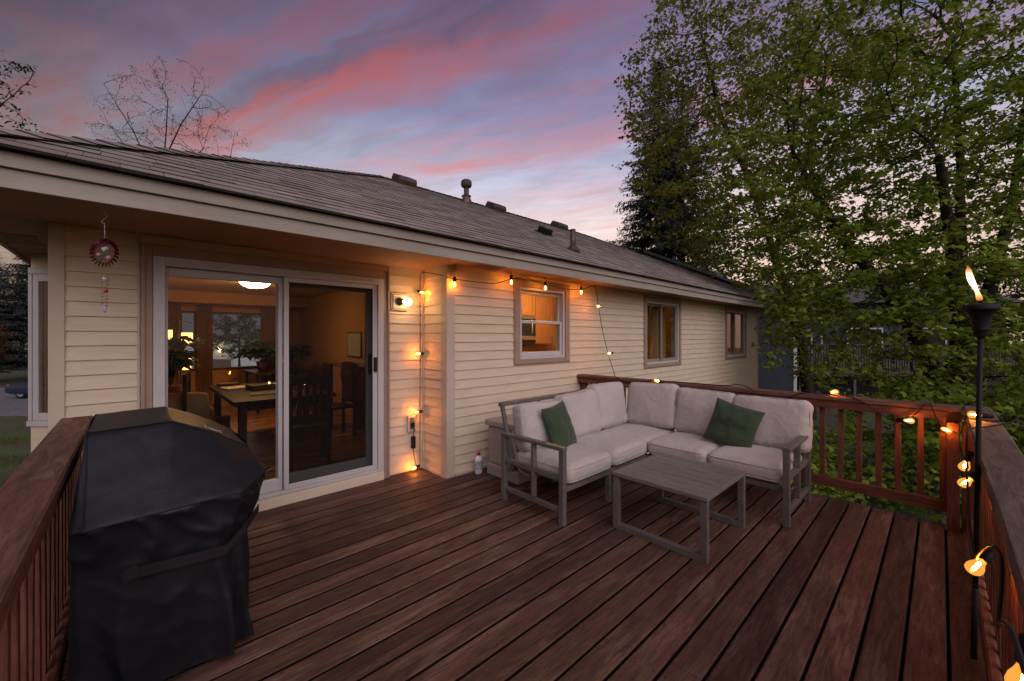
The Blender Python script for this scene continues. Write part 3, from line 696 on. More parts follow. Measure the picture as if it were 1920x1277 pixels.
window(*win_o[0], 'hung'); window(*win_o[1], 'slider'); window(*win_o[2], 'slider')
for (a, b_, c, d) in far_o:
    w = MB(); frame_rect(w, a, b_, c, d, YB - 0.21, YB - 0.06, 0.04, 0.04, 0.05, 0.04)
    W = obj('window', w, simple('stained_trim', (0.16, 0.07, 0.03), 0.5), H, 0.003); obj('glass_pane', MB().box(a + 0.04, b_ - 0.04, YB - 0.12, YB - 0.115, c + 0.05, d - 0.04), M['glass'], W)
# bay at the street corner
P0 = Vector((-0.40, 5.43, 0)); Db = Vector((-0.7071, 0.7071, 0)); Nb = Vector((0.7071, 0.7071, 0))
bay = MB()
bay.obox(P0 + Vector((0, 0, -2.1)), Db * 0.41, Nb * 0.06, (0, 0, 2.77)); bay.obox(P0 + Vector((0, 0, 2.13)), Db * 0.41, Nb * 0.06, (0, 0, 0.119))
bay.obox(P0 + Db * 0.41 + Vector((0, 0, -2.1)), (0, 3.0, 0), Vector((0.08, 0, 0)) * -1 if False else (0.06, 0.0, 0), (0, 0, 2.77))
obj('bay_wall', bay, M['siding'], H, 0.002)
bw = MB()
bw.obox(P0 - Nb * 0.02 + Vector((0, 0, 0.672)), Db * 0.43, Nb * 0.08, (0, 0, 0.05)); bw.obox(P0 - Nb * 0.012 + Vector((0, 0, 2.07)), Db * 0.425, Nb * 0.07, (0, 0, 0.058))
bw.obox(P0 + Db * 0.390 - Nb * 0.012 + Vector((0, 0, 0.7235)), Db * 0.034, Nb * 0.07, (0, 0, 1.345)); bw.obox(P0 + Db * 0.336 - Nb * 0.004 + Vector((0, 0, 0.7235)), Db * 0.052, Nb * 0.05, (0, 0, 1.345))
bw.obox(P0 - Nb * 0.004 + Vector((0, 0, 0.7235)), Db * 0.335, Nb * 0.05, (0, 0, 0.07)); bw.obox(P0 - Nb * 0.004 + Vector((0, 0, 2.0)), Db * 0.335, Nb * 0.05, (0, 0, 0.068))
BW = obj('bay_window', bw, M['white'], H, 0.004)
obj('glass_pane', MB().obox(P0 + Nb * 0.004 + Vector((0, 0, 0.794)), Db * 0.335, Nb * 0.003, (0, 0, 1.205)), M['glass'], BW)
bb = MB()
for i in range(17): bb.obox(P0 + Nb * (0.012 + 0.005 * (i % 2)) + Db * (0.005 + i * 0.019) + Vector((0, 0, 0.76)), Db * 0.018, Nb * 0.004, (0, 0, 1.26))
obj('woven_blind', bb, simple('woven_bamboo', (0.20, 0.13, 0.065), 0.8, 0.3, 60, stretch=(1, 1, 3)), BW)

# ------------------------------------------------------------------ soft shapes
def soft_box(size, r, puff=0.0, n=18, wr=0.004, seed=0, wfreq=5.0, sag=0.0, gather=0.0):
    """cushion-like rounded box centred on the origin; returns verts, faces"""
    bm = bmesh.new(); bmesh.ops.create_cube(bm, size=2.0)
    bmesh.ops.subdivide_edges(bm, edges=bm.edges[:], cuts=n, use_grid_fill=True)
    hx, hy, hz = (s / 2 for s in size)
    vs = []
    for v_ in bm.verts:
        p = Vector((v_.co.x * hx, v_.co.y * hy, v_.co.z * hz))
        core = Vector((max(-hx + r, min(hx - r, p.x)), max(-hy + r, min(hy - r, p.y)), max(-hz + r * 0.98, min(hz - r * 0.98, p.z))))
        d = p - core; d = d.normalized() * r if d.length > 1e-9 else Vector()
        q = core + d
        uu, vv_ = p.x / hx, p.y / hy
        pf = (1 - uu * uu) * (1 - vv_ * vv_)
        q.z *= 1 + puff * pf
        if sag: q.z -= sag * pf
        s3 = Vector((seed * 7.3, seed * 3.1, seed))
        nz = noise.noise(Vector((q.x * wfreq, q.y * wfreq * 0.7, q.z * wfreq)) + s3) + 0.6 * noise.noise(Vector((q.x * wfreq * 2.3, q.y * wfreq * 1.7, q.z * 3)) + s3)
        if gather:                                  # creases pulled in towards the edges
            e = max(abs(uu), abs(vv_)) ** 4
            nz += gather * e * math.sin((q.x - q.y) * 60 + seed + 4 * noise.noise(q * 6 + s3))
        nd = Vector((v_.co.x ** 3 * 0.4, v_.co.y ** 3 * 0.4, v_.co.z)).normalized()
        q += nd * nz * wr
        vs.append(q)
    bm.verts.index_update()
    fs = [tuple(x.index for x in f.verts) for f in bm.faces]; bm.free()
    return vs, fs
def place(mb, vsfs, mat4, smooth=True):
    vs, fs = vsfs; mb.add([mat4 @ p for p in vs], fs, smooth); return mb
def TR(loc, rx=0, ry=0, rz_=0):
    return Matrix.Translation(loc) @ Matrix.Rotation(R(rz_), 4, 'Z') @ Matrix.Rotation(R(ry), 4, 'Y') @ Matrix.Rotation(R(rx), 4, 'X')

# ------------------------------------------------------------------ sectional sofa
S = thing('sectional_sofa', 'grey framed L-shaped outdoor sectional sofa with light grey cushions in the deck corner', 'sofa', (3.5, 1.9, 0))
X0, X1, Y0_, Y1_ = 2.475, 4.55, 0.83, 2.80
def arm(p_front, p_back, out):
    """square-section arm frame in the vertical plane from front to back"""
    pf, pb = Vector(p_front), Vector(p_back); d = (pb - pf).normalized(); mb = MB()
    w = 0.046; zt = 0.62; side = Vector((0, 0, 1)).cross(d)
    def vpost(p, z0, z1, w2=w):
        mb.obox(p - d * w2 / 2 - side * w / 2 + Vector((0, 0, z0)), d * w2, side * w, (0, 0, z1 - z0))
    def hbar(a_, b2, z, h, w2=w):
        L = b2 - a_
        mb.obox(a_ - side * w2 / 2 + Vector((0, 0, z - h / 2)), L, side * w2, (0, 0, h))
    vpost(pf, 0.0, zt - 0.030); vpost(pb, 0.0, zt - 0.030)
    hbar(pf - d * 0.023, pb + d * 0.023, zt - 0.0145, 0.029, 0.058)
    hbar(pf + d * 0.024, pb - d * 0.024, 0.115, 0.040, 0.030)
    hbar(pf + d * 0.024, pb - d * 0.024, 0.372, 0.040, 0.030)
    mid = pf.lerp(pb, 0.46); vpost(mid, 0.136, 0.351, 0.030); vpost(mid, 0.393, zt - 0.031, 0.030)
    return obj('arm_frame', mb, M['sofaframe'], S, 0.004)
arm((X0, 2.05, 0), (X0, 2.735, 0), -1)
arm((3.745, Y0_, 0), (4.47, Y0_, 0), -1)
sfm = MB()
def bars(lst, w=0.045, h=0.04):
    for (p, q) in lst: sfm.bar(p, q, w, h)
zr = 0.275
bars([((X0 + 0.025, 2.06, zr), (3.80, 2.06, zr)), ((3.80, 2.08, zr), (3.80, Y0_ + 0.025, zr)), ((X0 + 0.025, 2.70, zr), (4.5, 2.70, zr)), ((4.48, 2.675, zr), (4.48, Y0_ + 0.025, zr))])
for i in range(9): sfm.bar((X0 + 0.15 + i * 0.155, 2.083, zr), (X0 + 0.15 + i * 0.155, 2.676, zr), 0.03, 0.02)
for i in range(8): sfm.bar((3.823, Y0_ + 0.14 + i * 0.155, zr), (4.456, Y0_ + 0.14 + i * 0.155, zr), 0.03, 0.02)
obj('seat_frame', sfm, M['sofaframe'], S, 0.004)
for (x, y) in ((3.80, 2.06), (3.13, 2.06), (3.80, 1.45), (4.48, 2.70), (3.13, 2.72), (4.50, 1.45)):
    obj('leg', MB().box(x - 0.022, x + 0.022, y - 0.022, y + 0.022, 0.0, zr - 0.021), M['sofaframe'], S, 0.004)
bfm = MB()
for x in (X0 + 0.03, 3.0, 3.55, 4.1): bfm.bar((x, 2.655, 0.30), (x, 2.80, 0.85), 0.035, 0.03, (0, -1, 0))
bfm.bar((X0 + 0.0, 2.80, 0.862), (4.55, 2.80, 0.862), 0.045, 0.035)
for y in (Y0_ + 0.03, 1.35, 1.9, 2.4): bfm.bar((4.42, y, 0.30), (4.555, y, 0.85), 0.035, 0.03, (1, 0, 0))
bfm.bar((4.56, Y0_ + 0.0, 0.862), (4.56, 2.776, 0.862), 0.045, 0.035)
# bent strap of the left back frame seen under the arm
bfm.tube([(X0 + 0.03, 2.64, 0.50), (X0 + 0.035, 2.60, 0.33), (X0 + 0.04, 2.55, 0.285), (X0 + 0.045, 2.46, 0.275)], 0.014, 6)
obj('back_frame', bfm, M['sofaframe'], S, 0.003)
def cush(name, size, loc, r=0.05, rx=0, ry=0, rz_=0, puff=0.25, seed=0, wr=0.006, lab=None, gather=0.0):
    vf = soft_box(size, r, puff, 20, wr, seed, 5.0, 0, gather)
    mb = place(MB(), vf, TR(loc, rx, ry, rz_))
    o = obj(name, mb, M['cushion'], S)
    # piped seam round the middle edge
    hx, hy, hz = size[0] / 2, size[1] / 2, size[2] / 2; T = TR(loc, rx, ry, rz_)
    for zz in (hz - r * 0.45, -(hz - r * 0.45)):
        pts = []
        for i in range(65):
            a_ = 2 * math.pi * i / 64; ca, sa_ = math.cos(a_), math.sin(a_)
            sx_ = math.copysign(abs(ca) ** 0.22, ca) * (hx - 0.003); sy_ = math.copysign(abs(sa_) ** 0.22, sa_) * (hy - 0.003)
            pts.append(T @ Vector((sx_, sy_, zz + 0.003 * noise.noise(Vector((sx_ * 9, sy_ * 9, seed))))))
        obj('piping', MB().tube(pts, 0.0042, 5), M['cushion'], o)
    return o
zs = 0.375
cush('seat_cushion', (0.64, 0.66, 0.155), (2.84, 2.345, zs), 0.062, puff=0.32, seed=1)
cush('seat_cushion', (0.63, 0.66, 0.15), (3.475, 2.345, zs), 0.06, puff=0.30, seed=2, rz_=1)
cush('seat_cushion', (0.70, 0.66, 0.15), (4.13, 2.36, zs), 0.06, puff=0.22, seed=3)
cush('seat_cushion', (0.68, 0.59, 0.15), (4.10, 1.745, zs), 0.06, puff=0.30, seed=4)
cush('seat_cushion', (0.68, 0.60, 0.155), (4.10, 1.155, zs), 0.062, puff=0.34, seed=5)
T_ = 0.17
cush('back_cushion', (0.59, 0.45, T_), (2.83, 2.655, 0.665), 0.065, rx=-74 + 180, puff=0.35, seed=11, wr=0.010, gather=0.3) if False else None
def bcush(w, h, loc, face, tilt, seed, roll=0, t=0.17):
    """upright back cushion; face = direction its front looks ('y-' or 'x-')"""
    vf = soft_box((w, h, t), 0.06, 0.38, 24, 0.011, seed, 4.5, 0, 0.22)
    Rm = Matrix.Rotation(R(90 - tilt), 4, 'X')                      # stand it up, leaning back
    T = Matrix.Translation(loc) @ Matrix.Rotation(R(0 if face == 'y-' else -90), 4, 'Z') @ Rm @ Matrix.Rotation(R(roll), 4, 'Z')
    o = obj('back_cushion', place(MB(), vf, T), M['cushion'], S)
    pts = []; hx, hy = w / 2, h / 2
    for i in range(65):
        a_ = 2 * math.pi * i / 64; ca, sa_ = math.cos(a_), math.sin(a_)
        pts.append(T @ Vector((math.copysign(abs(ca) ** 0.25, ca) * (hx - 0.006), math.copysign(abs(sa_) ** 0.25, sa_) * (hy - 0.006), t / 2 - 0.028 + 0.003 * noise.noise(Vector((ca * 5, sa_ * 5, seed))))))
    obj('piping', MB().tube(pts, 0.0045, 5), M['cushion'], o)
    return o
bcush(0.59, 0.43, (2.83, 2.62, 0.655), 'y-', 14, 11, -2)
bcush(0.60, 0.46, (3.44, 2.63, 0.675), 'y-', 12, 12, 1.5)
bcush(0.58, 0.50, (4.02, 2.66, 0.70), 'y-', 10, 13, -1)
bcush(0.60, 0.50, (4.41, 2.30, 0.70), 'x-', 12, 14, 2)
bcush(0.60, 0.48, (4.42, 1.72, 0.685), 'x-', 14, 15, -1)
bcush(0.66, 0.47, (4.42, 1.12, 0.675), 'x-', 15, 16, 0.5)
for (p, q) in (((4.50, 0.80, 0.74), (4.46, 0.80, 0.60)), ((2.53, 2.68, 0.63), (2.52, 2.66, 0.48))):
    pts = [Vector(p).lerp(Vector(q), i / 8) + Vector((0.004 * math.sin(i), 0.006 * math.sin(i * 1.7), 0)) for i in range(9)]
    obj('cushion_tie', MB().tube(pts, 0.004, 5), M['cushion'], S)

def throw_pillow(label, loc, rz_, tilt, roll, w=0.43, t=0.15, seed=1):
    n = 26; vs = []; fs = []
    for side in (1, -1):
        b0 = len(vs)
        for j in range(n + 1):
            for i in range(n + 1):
                u_, v_ = -1 + 2 * i / n, -1 + 2 * j / n
                th = t / 2 * (max(0, (1 - u_ ** 2)) * max(0, (1 - v_ ** 2))) ** 0.42
                px = w / 2 * u_ * (1 - 0.07 * (1 - v_ * v_)); py = w / 2 * v_ * (1 - 0.07 * (1 - u_ * u_))
                edge = max(abs(u_), abs(v_))
                z = side * (th * (1 + 0.25 * noise.noise(Vector((u_ * 2.2, v_ * 2.2, seed * 5 + side)))) + 0.006 * noise.noise(Vector((u_ * 5, v_ * 5, seed))) * (1 - edge ** 6))
                z += 0.012 * noise.noise(Vector((u_ * 1.3, v_ * 1.3, seed + 9)))
                vs.append(Vector((px, py, z)))
        for j in range(n):
            for i in range(n):
                q = (b0 + j * (n + 1) + i, b0 + j * (n + 1) + i + 1, b0 + (j + 1) * (n + 1) + i + 1, b0 + (j + 1) * (n + 1) + i)
                fs.append(q if side == 1 else tuple(reversed(q)))
    T = Matrix.Translation(loc) @ Matrix.Rotation(R(rz_), 4, 'Z') @ Matrix.Rotation(R(90 - tilt), 4, 'X') @ Matrix.Rotation(R(roll), 4, 'Z')
    o = obj('throw_pillow', MB().add([T @ p for p in vs], fs, True), M['green'], None, 0, tuple(loc))
    return tag(o, label, 'pillow', 'green throw pillows on the sofa')
throw_pillow('green square throw pillow on the sofa end next to the storage box and white bottle', (2.93, 2.46, 0.645), 12, 20, 3, seed=1)
throw_pillow('green square throw pillow tilted on one corner against the cushions along the far railing', (4.17, 1.36, 0.645), -84, 20, -14, seed=2)

# ------------------------------------------------------------------ coffee table
T = thing('coffee_table', 'low grey slatted outdoor coffee table standing in front of the sectional sofa', 'table', (3.12, 1.41, 0))
tx0, tx1, ty0, ty1, tz = 2.735, 3.505, 1.045, 1.765, 0.437
tb = MB()
tb.box(tx0, tx0 + 0.07, ty0, ty1, tz - 0.028, tz); tb.box(tx1 - 0.07, tx1, ty0, ty1, tz - 0.028, tz)
tb.box(tx0 + 0.072, tx1 - 0.072, ty0, ty0 + 0.07, tz - 0.028, tz); tb.box(tx0 + 0.072, tx1 - 0.072, ty1 - 0.07, ty1, tz - 0.028, tz)
ns_ = 6; w_ = (tx1 - tx0 - 0.144) / ns_
for i in range(ns_):
    a_ = tx0 + 0.072 + i * w_; tb.box(a_ + 0.0035, a_ + w_ - 0.0035, ty0 + 0.074, ty1 - 0.074, tz - 0.024, tz - 0.001 - 0.001 * (i % 2))
tb.box(tx0 + 0.015, tx1 - 0.015, ty0 + 0.015, ty1 - 0.015, tz - 0.038, tz - 0.029)
obj('tabletop', tb, M['table'], T, 0.003)
for x in (tx0 + 0.002, tx1 - 0.047):
    lg = MB()
    lg.box(x, x + 0.045, ty0 + 0.004, ty0 + 0.05, 0.046, tz - 0.039); lg.box(x, x + 0.045, ty1 - 0.05, ty1 - 0.004, 0.046, tz - 0.039); lg.box(x, x + 0.045, ty0 + 0.004, ty1 - 0.004, 0.0, 0.045)
    obj('leg_frame', lg, M['sofaframe'], T, 0.003)

# ------------------------------------------------------------------ deck box and bottle
B = thing('storage_box', 'taupe plastic deck storage box between the siding and the sofa back', 'storage box', (3.4, 3.14, 0))
mb = MB(); mb.box(2.80, 4.0, 2.90, 3.39, 0.0, 0.13); mb.box(2.812, 3.988, 2.912, 3.378, 0.132, 0.53)
obj('box_body', mb, M['boxplastic'], B, 0.018)
obj('box_lid', MB().box(2.785, 4.015, 2.885, 3.405, 0.533, 0.60), M['boxplastic'], B, 0.016)
bt = thing('bottle', 'white plastic bottle with red cap on the deck beside the storage box', 'bottle', (2.745, 3.455, 0))
P = [(0.036, 0.0), (0.042, 0.006), (0.042, 0.15), (0.038, 0.172), (0.026, 0.188), (0.018, 0.195), (0.017, 0.205)]
bo_ = MB().lathe(P, (0, 0, 0), 24); bo_.v = [(2.745 + x * 1.15, 3.455 + y * 0.75, z) for x, y, z in bo_.v]
obj('bottle_body', bo_, M['bottle'], bt); obj('bottle_cap', MB().lathe([(0.021, 0.2), (0.021, 0.228), (0.018, 0.232)], (2.745, 3.455, 0), 20), M['red'], bt)
lb = MB().lathe([(0.0428, 0.045), (0.0428, 0.14)], (0, 0, 0), 24); lb.f = lb.f[:-2]; lb.smooth = lb.smooth[:-2]; lb.v = [(2.745 + x * 1.15, 3.455 + y * 0.75, z) for x, y, z in lb.v]
obj('bottle_label', lb, M['label'], bt)

# ------------------------------------------------------------------ covered grill
G = thing('covered_grill', 'barbecue grill under a black fabric cover beside the dark railing and sliding door', 'grill', (0.17, 2.85, 0))
def resample(keys, per):
    out = []
    n = len(keys)
    for i in range(n):
        a_, b2 = Vector(keys[i]), Vector(keys[(i + 1) % n])
        for j in range(per): out.append(a_.lerp(b2, j / per))
    return out
per = 16
def ring(x0, x1, xf, y0, y1, zb, zm, zf, c=0.1):
    """outline with rounded front corners: back edge x0, front edge xf, near/far y0/y1"""
    return resample([(x0, y0, zb), ((x0 + x1) / 2, y0 - 0.004, (zb + zm) / 2 + 0.004), (x1, y0 + 0.012, zm), (xf, y0 + c + 0.02, zf), (xf + 0.012, (y0 + y1) / 2, zf), (xf, y1 - c - 0.02, zf), (x1, y1 - 0.012, zm), ((x0 + x1) / 2, y1, (zb + zm) / 2), (x0, y1, zb), (x0 - 0.01, (y0 + y1) / 2, zb)], per)
lid = resample([(-0.150, 2.55, 1.078), (0.135, 2.545, 1.088), (0.30, 2.55, 1.005), (0.452, 2.56, 0.905), (0.462, 2.85, 0.905), (0.452, 3.15, 0.905), (0.30, 3.15, 1.005), (0.135, 3.15, 1.088), (-0.150, 3.15, 1.078), (-0.155, 2.85, 1.078)], per)
hem = ring(-0.182, 0.37, 0.487, 2.215, 3.50, 0.755, 0.775, 0.82)
hem2 = ring(-0.182, 0.365, 0.478, 2.225, 3.49, 0.725, 0.72, 0.755)
band = ring(-0.176, 0.315, 0.42, 2.245, 3.46, 0.56, 0.545, 0.555)
mid_ = ring(-0.176, 0.33, 0.44, 2.235, 3.48, 0.32, 0.32, 0.32)
bot = ring(-0.15, 0.325, 0.44, 2.235, 3.48, 0.02, 0.04, 0.03)
rings = []
def between(a_, b2, n, ease=lambda t: t, last=False):
    for i in range(n + (1 if last else 0)):
        t = ease(i / n); rings.append([(p.lerp(q, t)) for p, q in zip(a_, b2)])
between(lid, hem, 14, lambda t: t); between(hem, hem2, 4); between(hem2, band, 10); between(band, mid_, 12); between(mid_, bot, 14, last=True)
nr = len(rings); npnt = len(lid)
cen = Vector((0.16, 2.86, 0)); vs = []
for k, rg in enumerate(rings):
    for i, p in enumerate(rg):
        th = i / npnt
        z = p.z; d = Vector((p.x - cen.x, (p.y - cen.y) * 0.5, 0)).normalized()
        low = max(0.0, min(1.0, (0.74 - z) / 0.2))
        fold = (1 - abs(math.sin(th * math.pi * 11 + 2.6 * noise.noise(Vector((th * 7, z * 1.2, 3)))))) ** 1.6 * 1.5 - 0.7 + 0.8 * noise.noise(Vector((th * 26, z * 1.4, 1)))
        dep = low * (0.012 + 0.030 * max(0.0, min(1, (0.55 - z) / 0.4)))
        q = p + d * fold * dep
        w2 = (0.006 if z < 0.75 else 0.0025) * noise.noise(Vector((p.x * 7, p.y * 7, p.z * 7))) + 0.003 * noise.noise(Vector((p.x * 19, p.y * 15, p.z * 16)))
        crease = (0.020 if 0.58 < z < 0.76 else 0.006 if z < 0.58 else 0.003)
        rg_ = 1 - abs(noise.noise(Vector((p.x * 9 + p.z * 7, p.y * 6 + p.z * 5, p.z * 5)))) * 2
        q += (d + Vector((0, 0, 0.7))) * w2 + d * crease * (max(0, rg_) ** 3 * 0.9 - 0.3)
        q.x = max(q.x, -0.188)
        vs.append(q)
fs = []
for k in range(nr - 1):
    for i in range(npnt):
        i2 = (i + 1) % npnt
        fs.append((k * npnt + i, (k + 1) * npnt + i, (k + 1) * npnt + i2, k * npnt + i2))
# lid top as strips between the near and far edges
near = list(range(0, 3 * per + 1)); farr = list(reversed(range(5 * per, 8 * per + 1)))
m_ = 10; grid = []
for a_, b2 in zip(near, farr):
    row = [a_]
    for j in range(1, m_):
        p = vs[a_].lerp(vs[b2], j / m_); p = p + Vector((0, 0, 0.004 * noise.noise(p * 7) - 0.006 * math.sin(math.pi * j / m_)))
        vs.append(p); row.append(len(vs) - 1)
    row.append(b2); grid.append(row)
for r0, r1 in zip(grid[:-1], grid[1:]):
    for j in range(m_): fs.append((r0[j], r1[j], r1[j + 1], r0[j + 1]))
cv = obj('grill_cover', MB().add(vs, fs, True), M['cover'], G)
md = cv.modifiers.new('sub', 'SUBSURF'); md.levels = 1; md.render_levels = 1
def seam(idx, r=0.0035, off=0.002):
    pts = [vs[i] + Vector((0, 0, off)) for i in idx]; return MB().tube(pts, r, 6)
obj('seam', seam([14 * npnt + i for i in range(0, 8 * per)]), M['cover'], cv)
obj('seam', seam(list(range(0, 3 * per + 1)), 0.003, 0.001), M['cover'], cv)
obj('seam', MB().tube([vs[k * npnt + int(2.6 * k / 14)].lerp(vs[k * npnt + int(2.6 * k / 14) + 1], (2.6 * k / 14) % 1) + Vector((0.0, -0.002, 0.001)) for k in range(0, 19)], 0.003, 6), M['cover'], cv)
stp = [Vector((0.0, 2.212, 0.548)), Vector((0.1, 2.205, 0.547)), Vector((0.2, 2.205, 0.54)), Vector((0.307, 2.212, 0.533))]
sb_ = MB()
for p, q in zip(stp[:-1], stp[1:]): sb_.obox(p - Vector((0, 0, 0.022)), q - p, (0, 0.004, 0), (0, 0, 0.044))
for p, q in ((Vector((0.307, 2.212, 0.533)), Vector((0.385, 2.238, 0.60))), (Vector((0.385, 2.238, 0.60)), Vector((0.455, 2.33, 0.645)))):
    sb_.obox(p - Vector((0, 0, 0.018)), q - p, Vector((-0.3, 1, 0)).normalized() * 0.004, (0, 0, 0.036))
sb_.obox((-0.03, 2.208, 0.515), (0.05, 0, 0.02), (0, 0.006, 0), (-0.01, 0, 0.05))
obj('tie_strap', sb_, M['strap'], G)
lbm = MB(); T4 = Matrix.Translation((0.285, 2.80, 1.016))
mlab = simple('cover_label', (0.42, 0.42, 0.44), 0.6, 0.1, 40)
ex = Vector((0.165, 0, -0.096)).normalized(); ey = Vector((0, 1, 0))
o = Vector((0.285, 2.60, 1.019))
lbm.obox(o, ex * 0.045, ey * 0.035, Vector((0.5, 0, 0.86)) * 0.002); lbm.obox(o - ex * 0.016, ex * 0.006, ey * 0.075, Vector((0.5, 0, 0.86)) * 0.002); lbm.obox(o + ex * 0.057, ex * 0.006, ey * 0.075, Vector((0.5, 0, 0.86)) * 0.002)
obj('brand_patch', lbm, mlab, G)

# ------------------------------------------------------------------ torch
TT = thing('garden_torch', 'black metal garden torch with a lit flame, tied upright to the railing', 'torch', (2.66, -0.098, 0.1))
pt, pbse = Vector((2.684, -0.118, 1.50)), Vector((2.66, -0.098, 0.10))
obj('torch_pole', MB().tube([pbse, pbse.lerp(pt, 0.22)], 0.0105, 14).tube([pbse.lerp(pt, 0.2), pt], 0.009, 14), M['black'], TT)
obj('torch_bowl', MB().lathe([(0.010, -0.01), (0.0165, -0.004), (0.021, 0.004), (0.0225, 0.024), (0.0255, 0.026), (0.0255, 0.030), (0.0245, 0.033), (0.0265, 0.055), (0.031, 0.080), (0.039, 0.100), (0.049, 0.109), (0.059, 0.112), (0.060, 0.117), (0.056, 0.131), (0.052, 0.136), (0.036, 0.140), (0.012, 0.144)], pt, 28), M['black'], TT)
obj('wick', MB().lathe([(0.009, 0.14), (0.009, 0.155)], pt, 10), M['joist'], TT)
fm = MB(); fpts = []; fr_ = []
for i in range(25):
    t = i / 24
    fpts.append(pt + Vector((0, 0, 0.148)) + RT * (-0.058 * t ** 0.9 + 0.004 * math.sin(t * 7)) + Vector((0, 0, 0.158 * t)))
    w_ = 0.0105 * (t / 0.08) ** 0.6 if t < 0.08 else 0.0105 - 0.0045 * min((t - 0.08) / 0.22, 1)
    if t > 0.3: w_ = 0.006 + 0.0045 * math.sin((t - 0.3) / 0.7 * math.pi * 0.95) ** 1.2 * 1.0
    if t > 0.86: w_ *= max(0.02, ((1 - t) / 0.14)) ** 0.55
    fr_.append(max(w_, 0.0006))
fm.tube(fpts, fr_, 12)
m, nt, b = newmat('flame'); tcz = nt.nodes.new('ShaderNodeTexCoord'); s_ = nt.nodes.new('ShaderNodeSeparateXYZ'); nt.links.new(tcz.outputs['Generated'], s_.inputs[0])
fc = ramp(nt, s_.outputs[2], [(0.0, (0.55, 0.10, 0.03)), (0.12, (1.0, 0.38, 0.12)), (0.3, (1.0, 0.72, 0.36)), (0.65, (1.0, 0.85, 0.6)), (0.85, (1.0, 0.42, 0.18)), (1.0, (0.6, 0.12, 0.06))])
nt.links.new(fc, b.inputs['Emission Color']); nt.links.new(ramp(nt, s_.outputs[2], [(0.0, 0.10), (0.2, 0.38), (0.55, 1.0), (0.78, 0.42), (0.9, 0.22), (1.0, 0.12)]), b.inputs['Emission Strength']); b.inputs['Base Color'].default_value = (0, 0, 0, 1)
es = nt.nodes.new('ShaderNodeMath'); es.operation = 'MULTIPLY'; es.inputs[1].default_value = 4.5
nt.links.new(b.inputs['Emission Strength'].links[0].from_socket, es.inputs[0]); nt.links.new(es.outputs[0], b.inputs['Emission Strength'])
b.inputs['Specular IOR Level'].default_value = 0.0
obj('flame', fm, m, TT)
for z in (0.25, 0.42, 0.83): obj('cable_tie', MB().lathe([(0.0112, z - 0.003), (0.0112, z + 0.003)], (2.66 + 0.017 * z, -0.098 - 0.0143 * (z - 0.1), 0), 12), M['black'], TT)

# ------------------------------------------------------------------ string lights
SL = thing('string_lights', 'black cable of warm amber bulbs strung from the outlet along the eave and railings', 'string lights', (2.26, 4.0, 0.4))
M['cable'] = simple('black_rubber', (0.015, 0.014, 0.014), 0.6, 0.1, 10)
m = bpy.data.materials.new('amber_bulb'); m.use_nodes = True; nt = m.node_tree; nt.nodes.clear(); out = nt.nodes.new('ShaderNodeOutputMaterial')
t_ = nt.nodes.new('ShaderNodeBsdfTransparent'); t_.inputs[0].default_value = (1.0, 0.62, 0.22, 1); gl = nt.nodes.new('ShaderNodeBsdfGlossy'); gl.inputs['Roughness'].default_value = 0.08
em = nt.nodes.new('ShaderNodeEmission'); em.inputs[0].default_value = (1.0, 0.46, 0.08, 1); em.inputs[1].default_value = 1.7
lw0 = nt.nodes.new('ShaderNodeLayerWeight'); lwv = math_(nt, 'ADD', math_(nt, 'MULTIPLY', math_(nt, 'POWER', lw0.outputs['Facing'], 4.0), 0.7), 0.04)
mx = nt.nodes.new('ShaderNodeMixShader'); mx2 = nt.nodes.new('ShaderNodeMixShader'); mx2.inputs[0].default_value = 0.38
nt.links.new(lwv, mx.inputs[0]); nt.links.new(t_.outputs[0], mx.inputs[1]); nt.links.new(gl.outputs[0], mx.inputs[2])
nt.links.new(mx.outputs[0], mx2.inputs[1]); nt.links.new(em.outputs[0], mx2.inputs[2]); nt.links.new(mx2.outputs[0], out.inputs[0])
M['bulb'] = m
M['filament'] = emit('glowing_filament', (1.0, 0.43, 0.125), 620.0)
bulb_prof = [(0.0115, 0.0), (0.0125, 0.010), (0.016, 0.020), (0.0215, 0.032), (0.0238, 0.044), (0.022, 0.055), (0.015, 0.063), (0.007, 0.067), (0.001, 0.068)]
def bulb(loc, direction, cone=False):
    """loc = middle of the glass; direction = from socket towards the tip"""
    d = Vector(direction).normalized(); q = Vector((0, 0, 1)).rotation_difference(d); Mx = q.to_matrix()
    o = Vector(loc) - d * 0.040
    s = obj('lamp_socket', MB().lathe([(0.006, -0.052), (0.014, -0.045), (0.0165, -0.02), (0.0165, 0.004), (0.0145, 0.006)], o, 14, Mx), M['cable'], SL)
    prof = bulb_prof if not cone else [(0.0135, 0.0), (0.015, 0.010), (0.020, 0.022), (0.027, 0.040), (0.0315, 0.056), (0.0305, 0.061), (0.022, 0.065), (0.001, 0.067)]
    obj('light_bulb', MB().lathe(prof, o, 20, Mx), M['bulb'], s)
    obj('filament', MB().lathe([(0.001, 0.012), (0.005, 0.016), (0.0055, 0.048), (0.001, 0.052)], o, 8, Mx), M['filament'], s)
def cable(pts, r=0.0045, sub=6):
    P_ = [Vector(p) for p in pts]; out_ = []
    for i in range(len(P_) - 1):
        p0, p1, p2, p3 = P_[max(i - 1, 0)], P_[i], P_[i + 1], P_[min(i + 2, len(P_) - 1)]
        for j in range(sub):
            t = j / sub
            out_.append(0.5 * ((2 * p1) + (p2 - p0) * t + (2 * p0 - 5 * p1 + 4 * p2 - p3) * t * t + (3 * p1 - p0 - 3 * p2 + p3) * t ** 3))
    out_.append(P_[-1]); return obj('cable', MB().tube(out_, r, 6), M['cable'], SL)
dn = (0, 0, -1)
cable([(2.25, 4.015, 0.52), (2.262, 3.99, 0.47), (2.258, 4.0, 0.39)], 0.004)
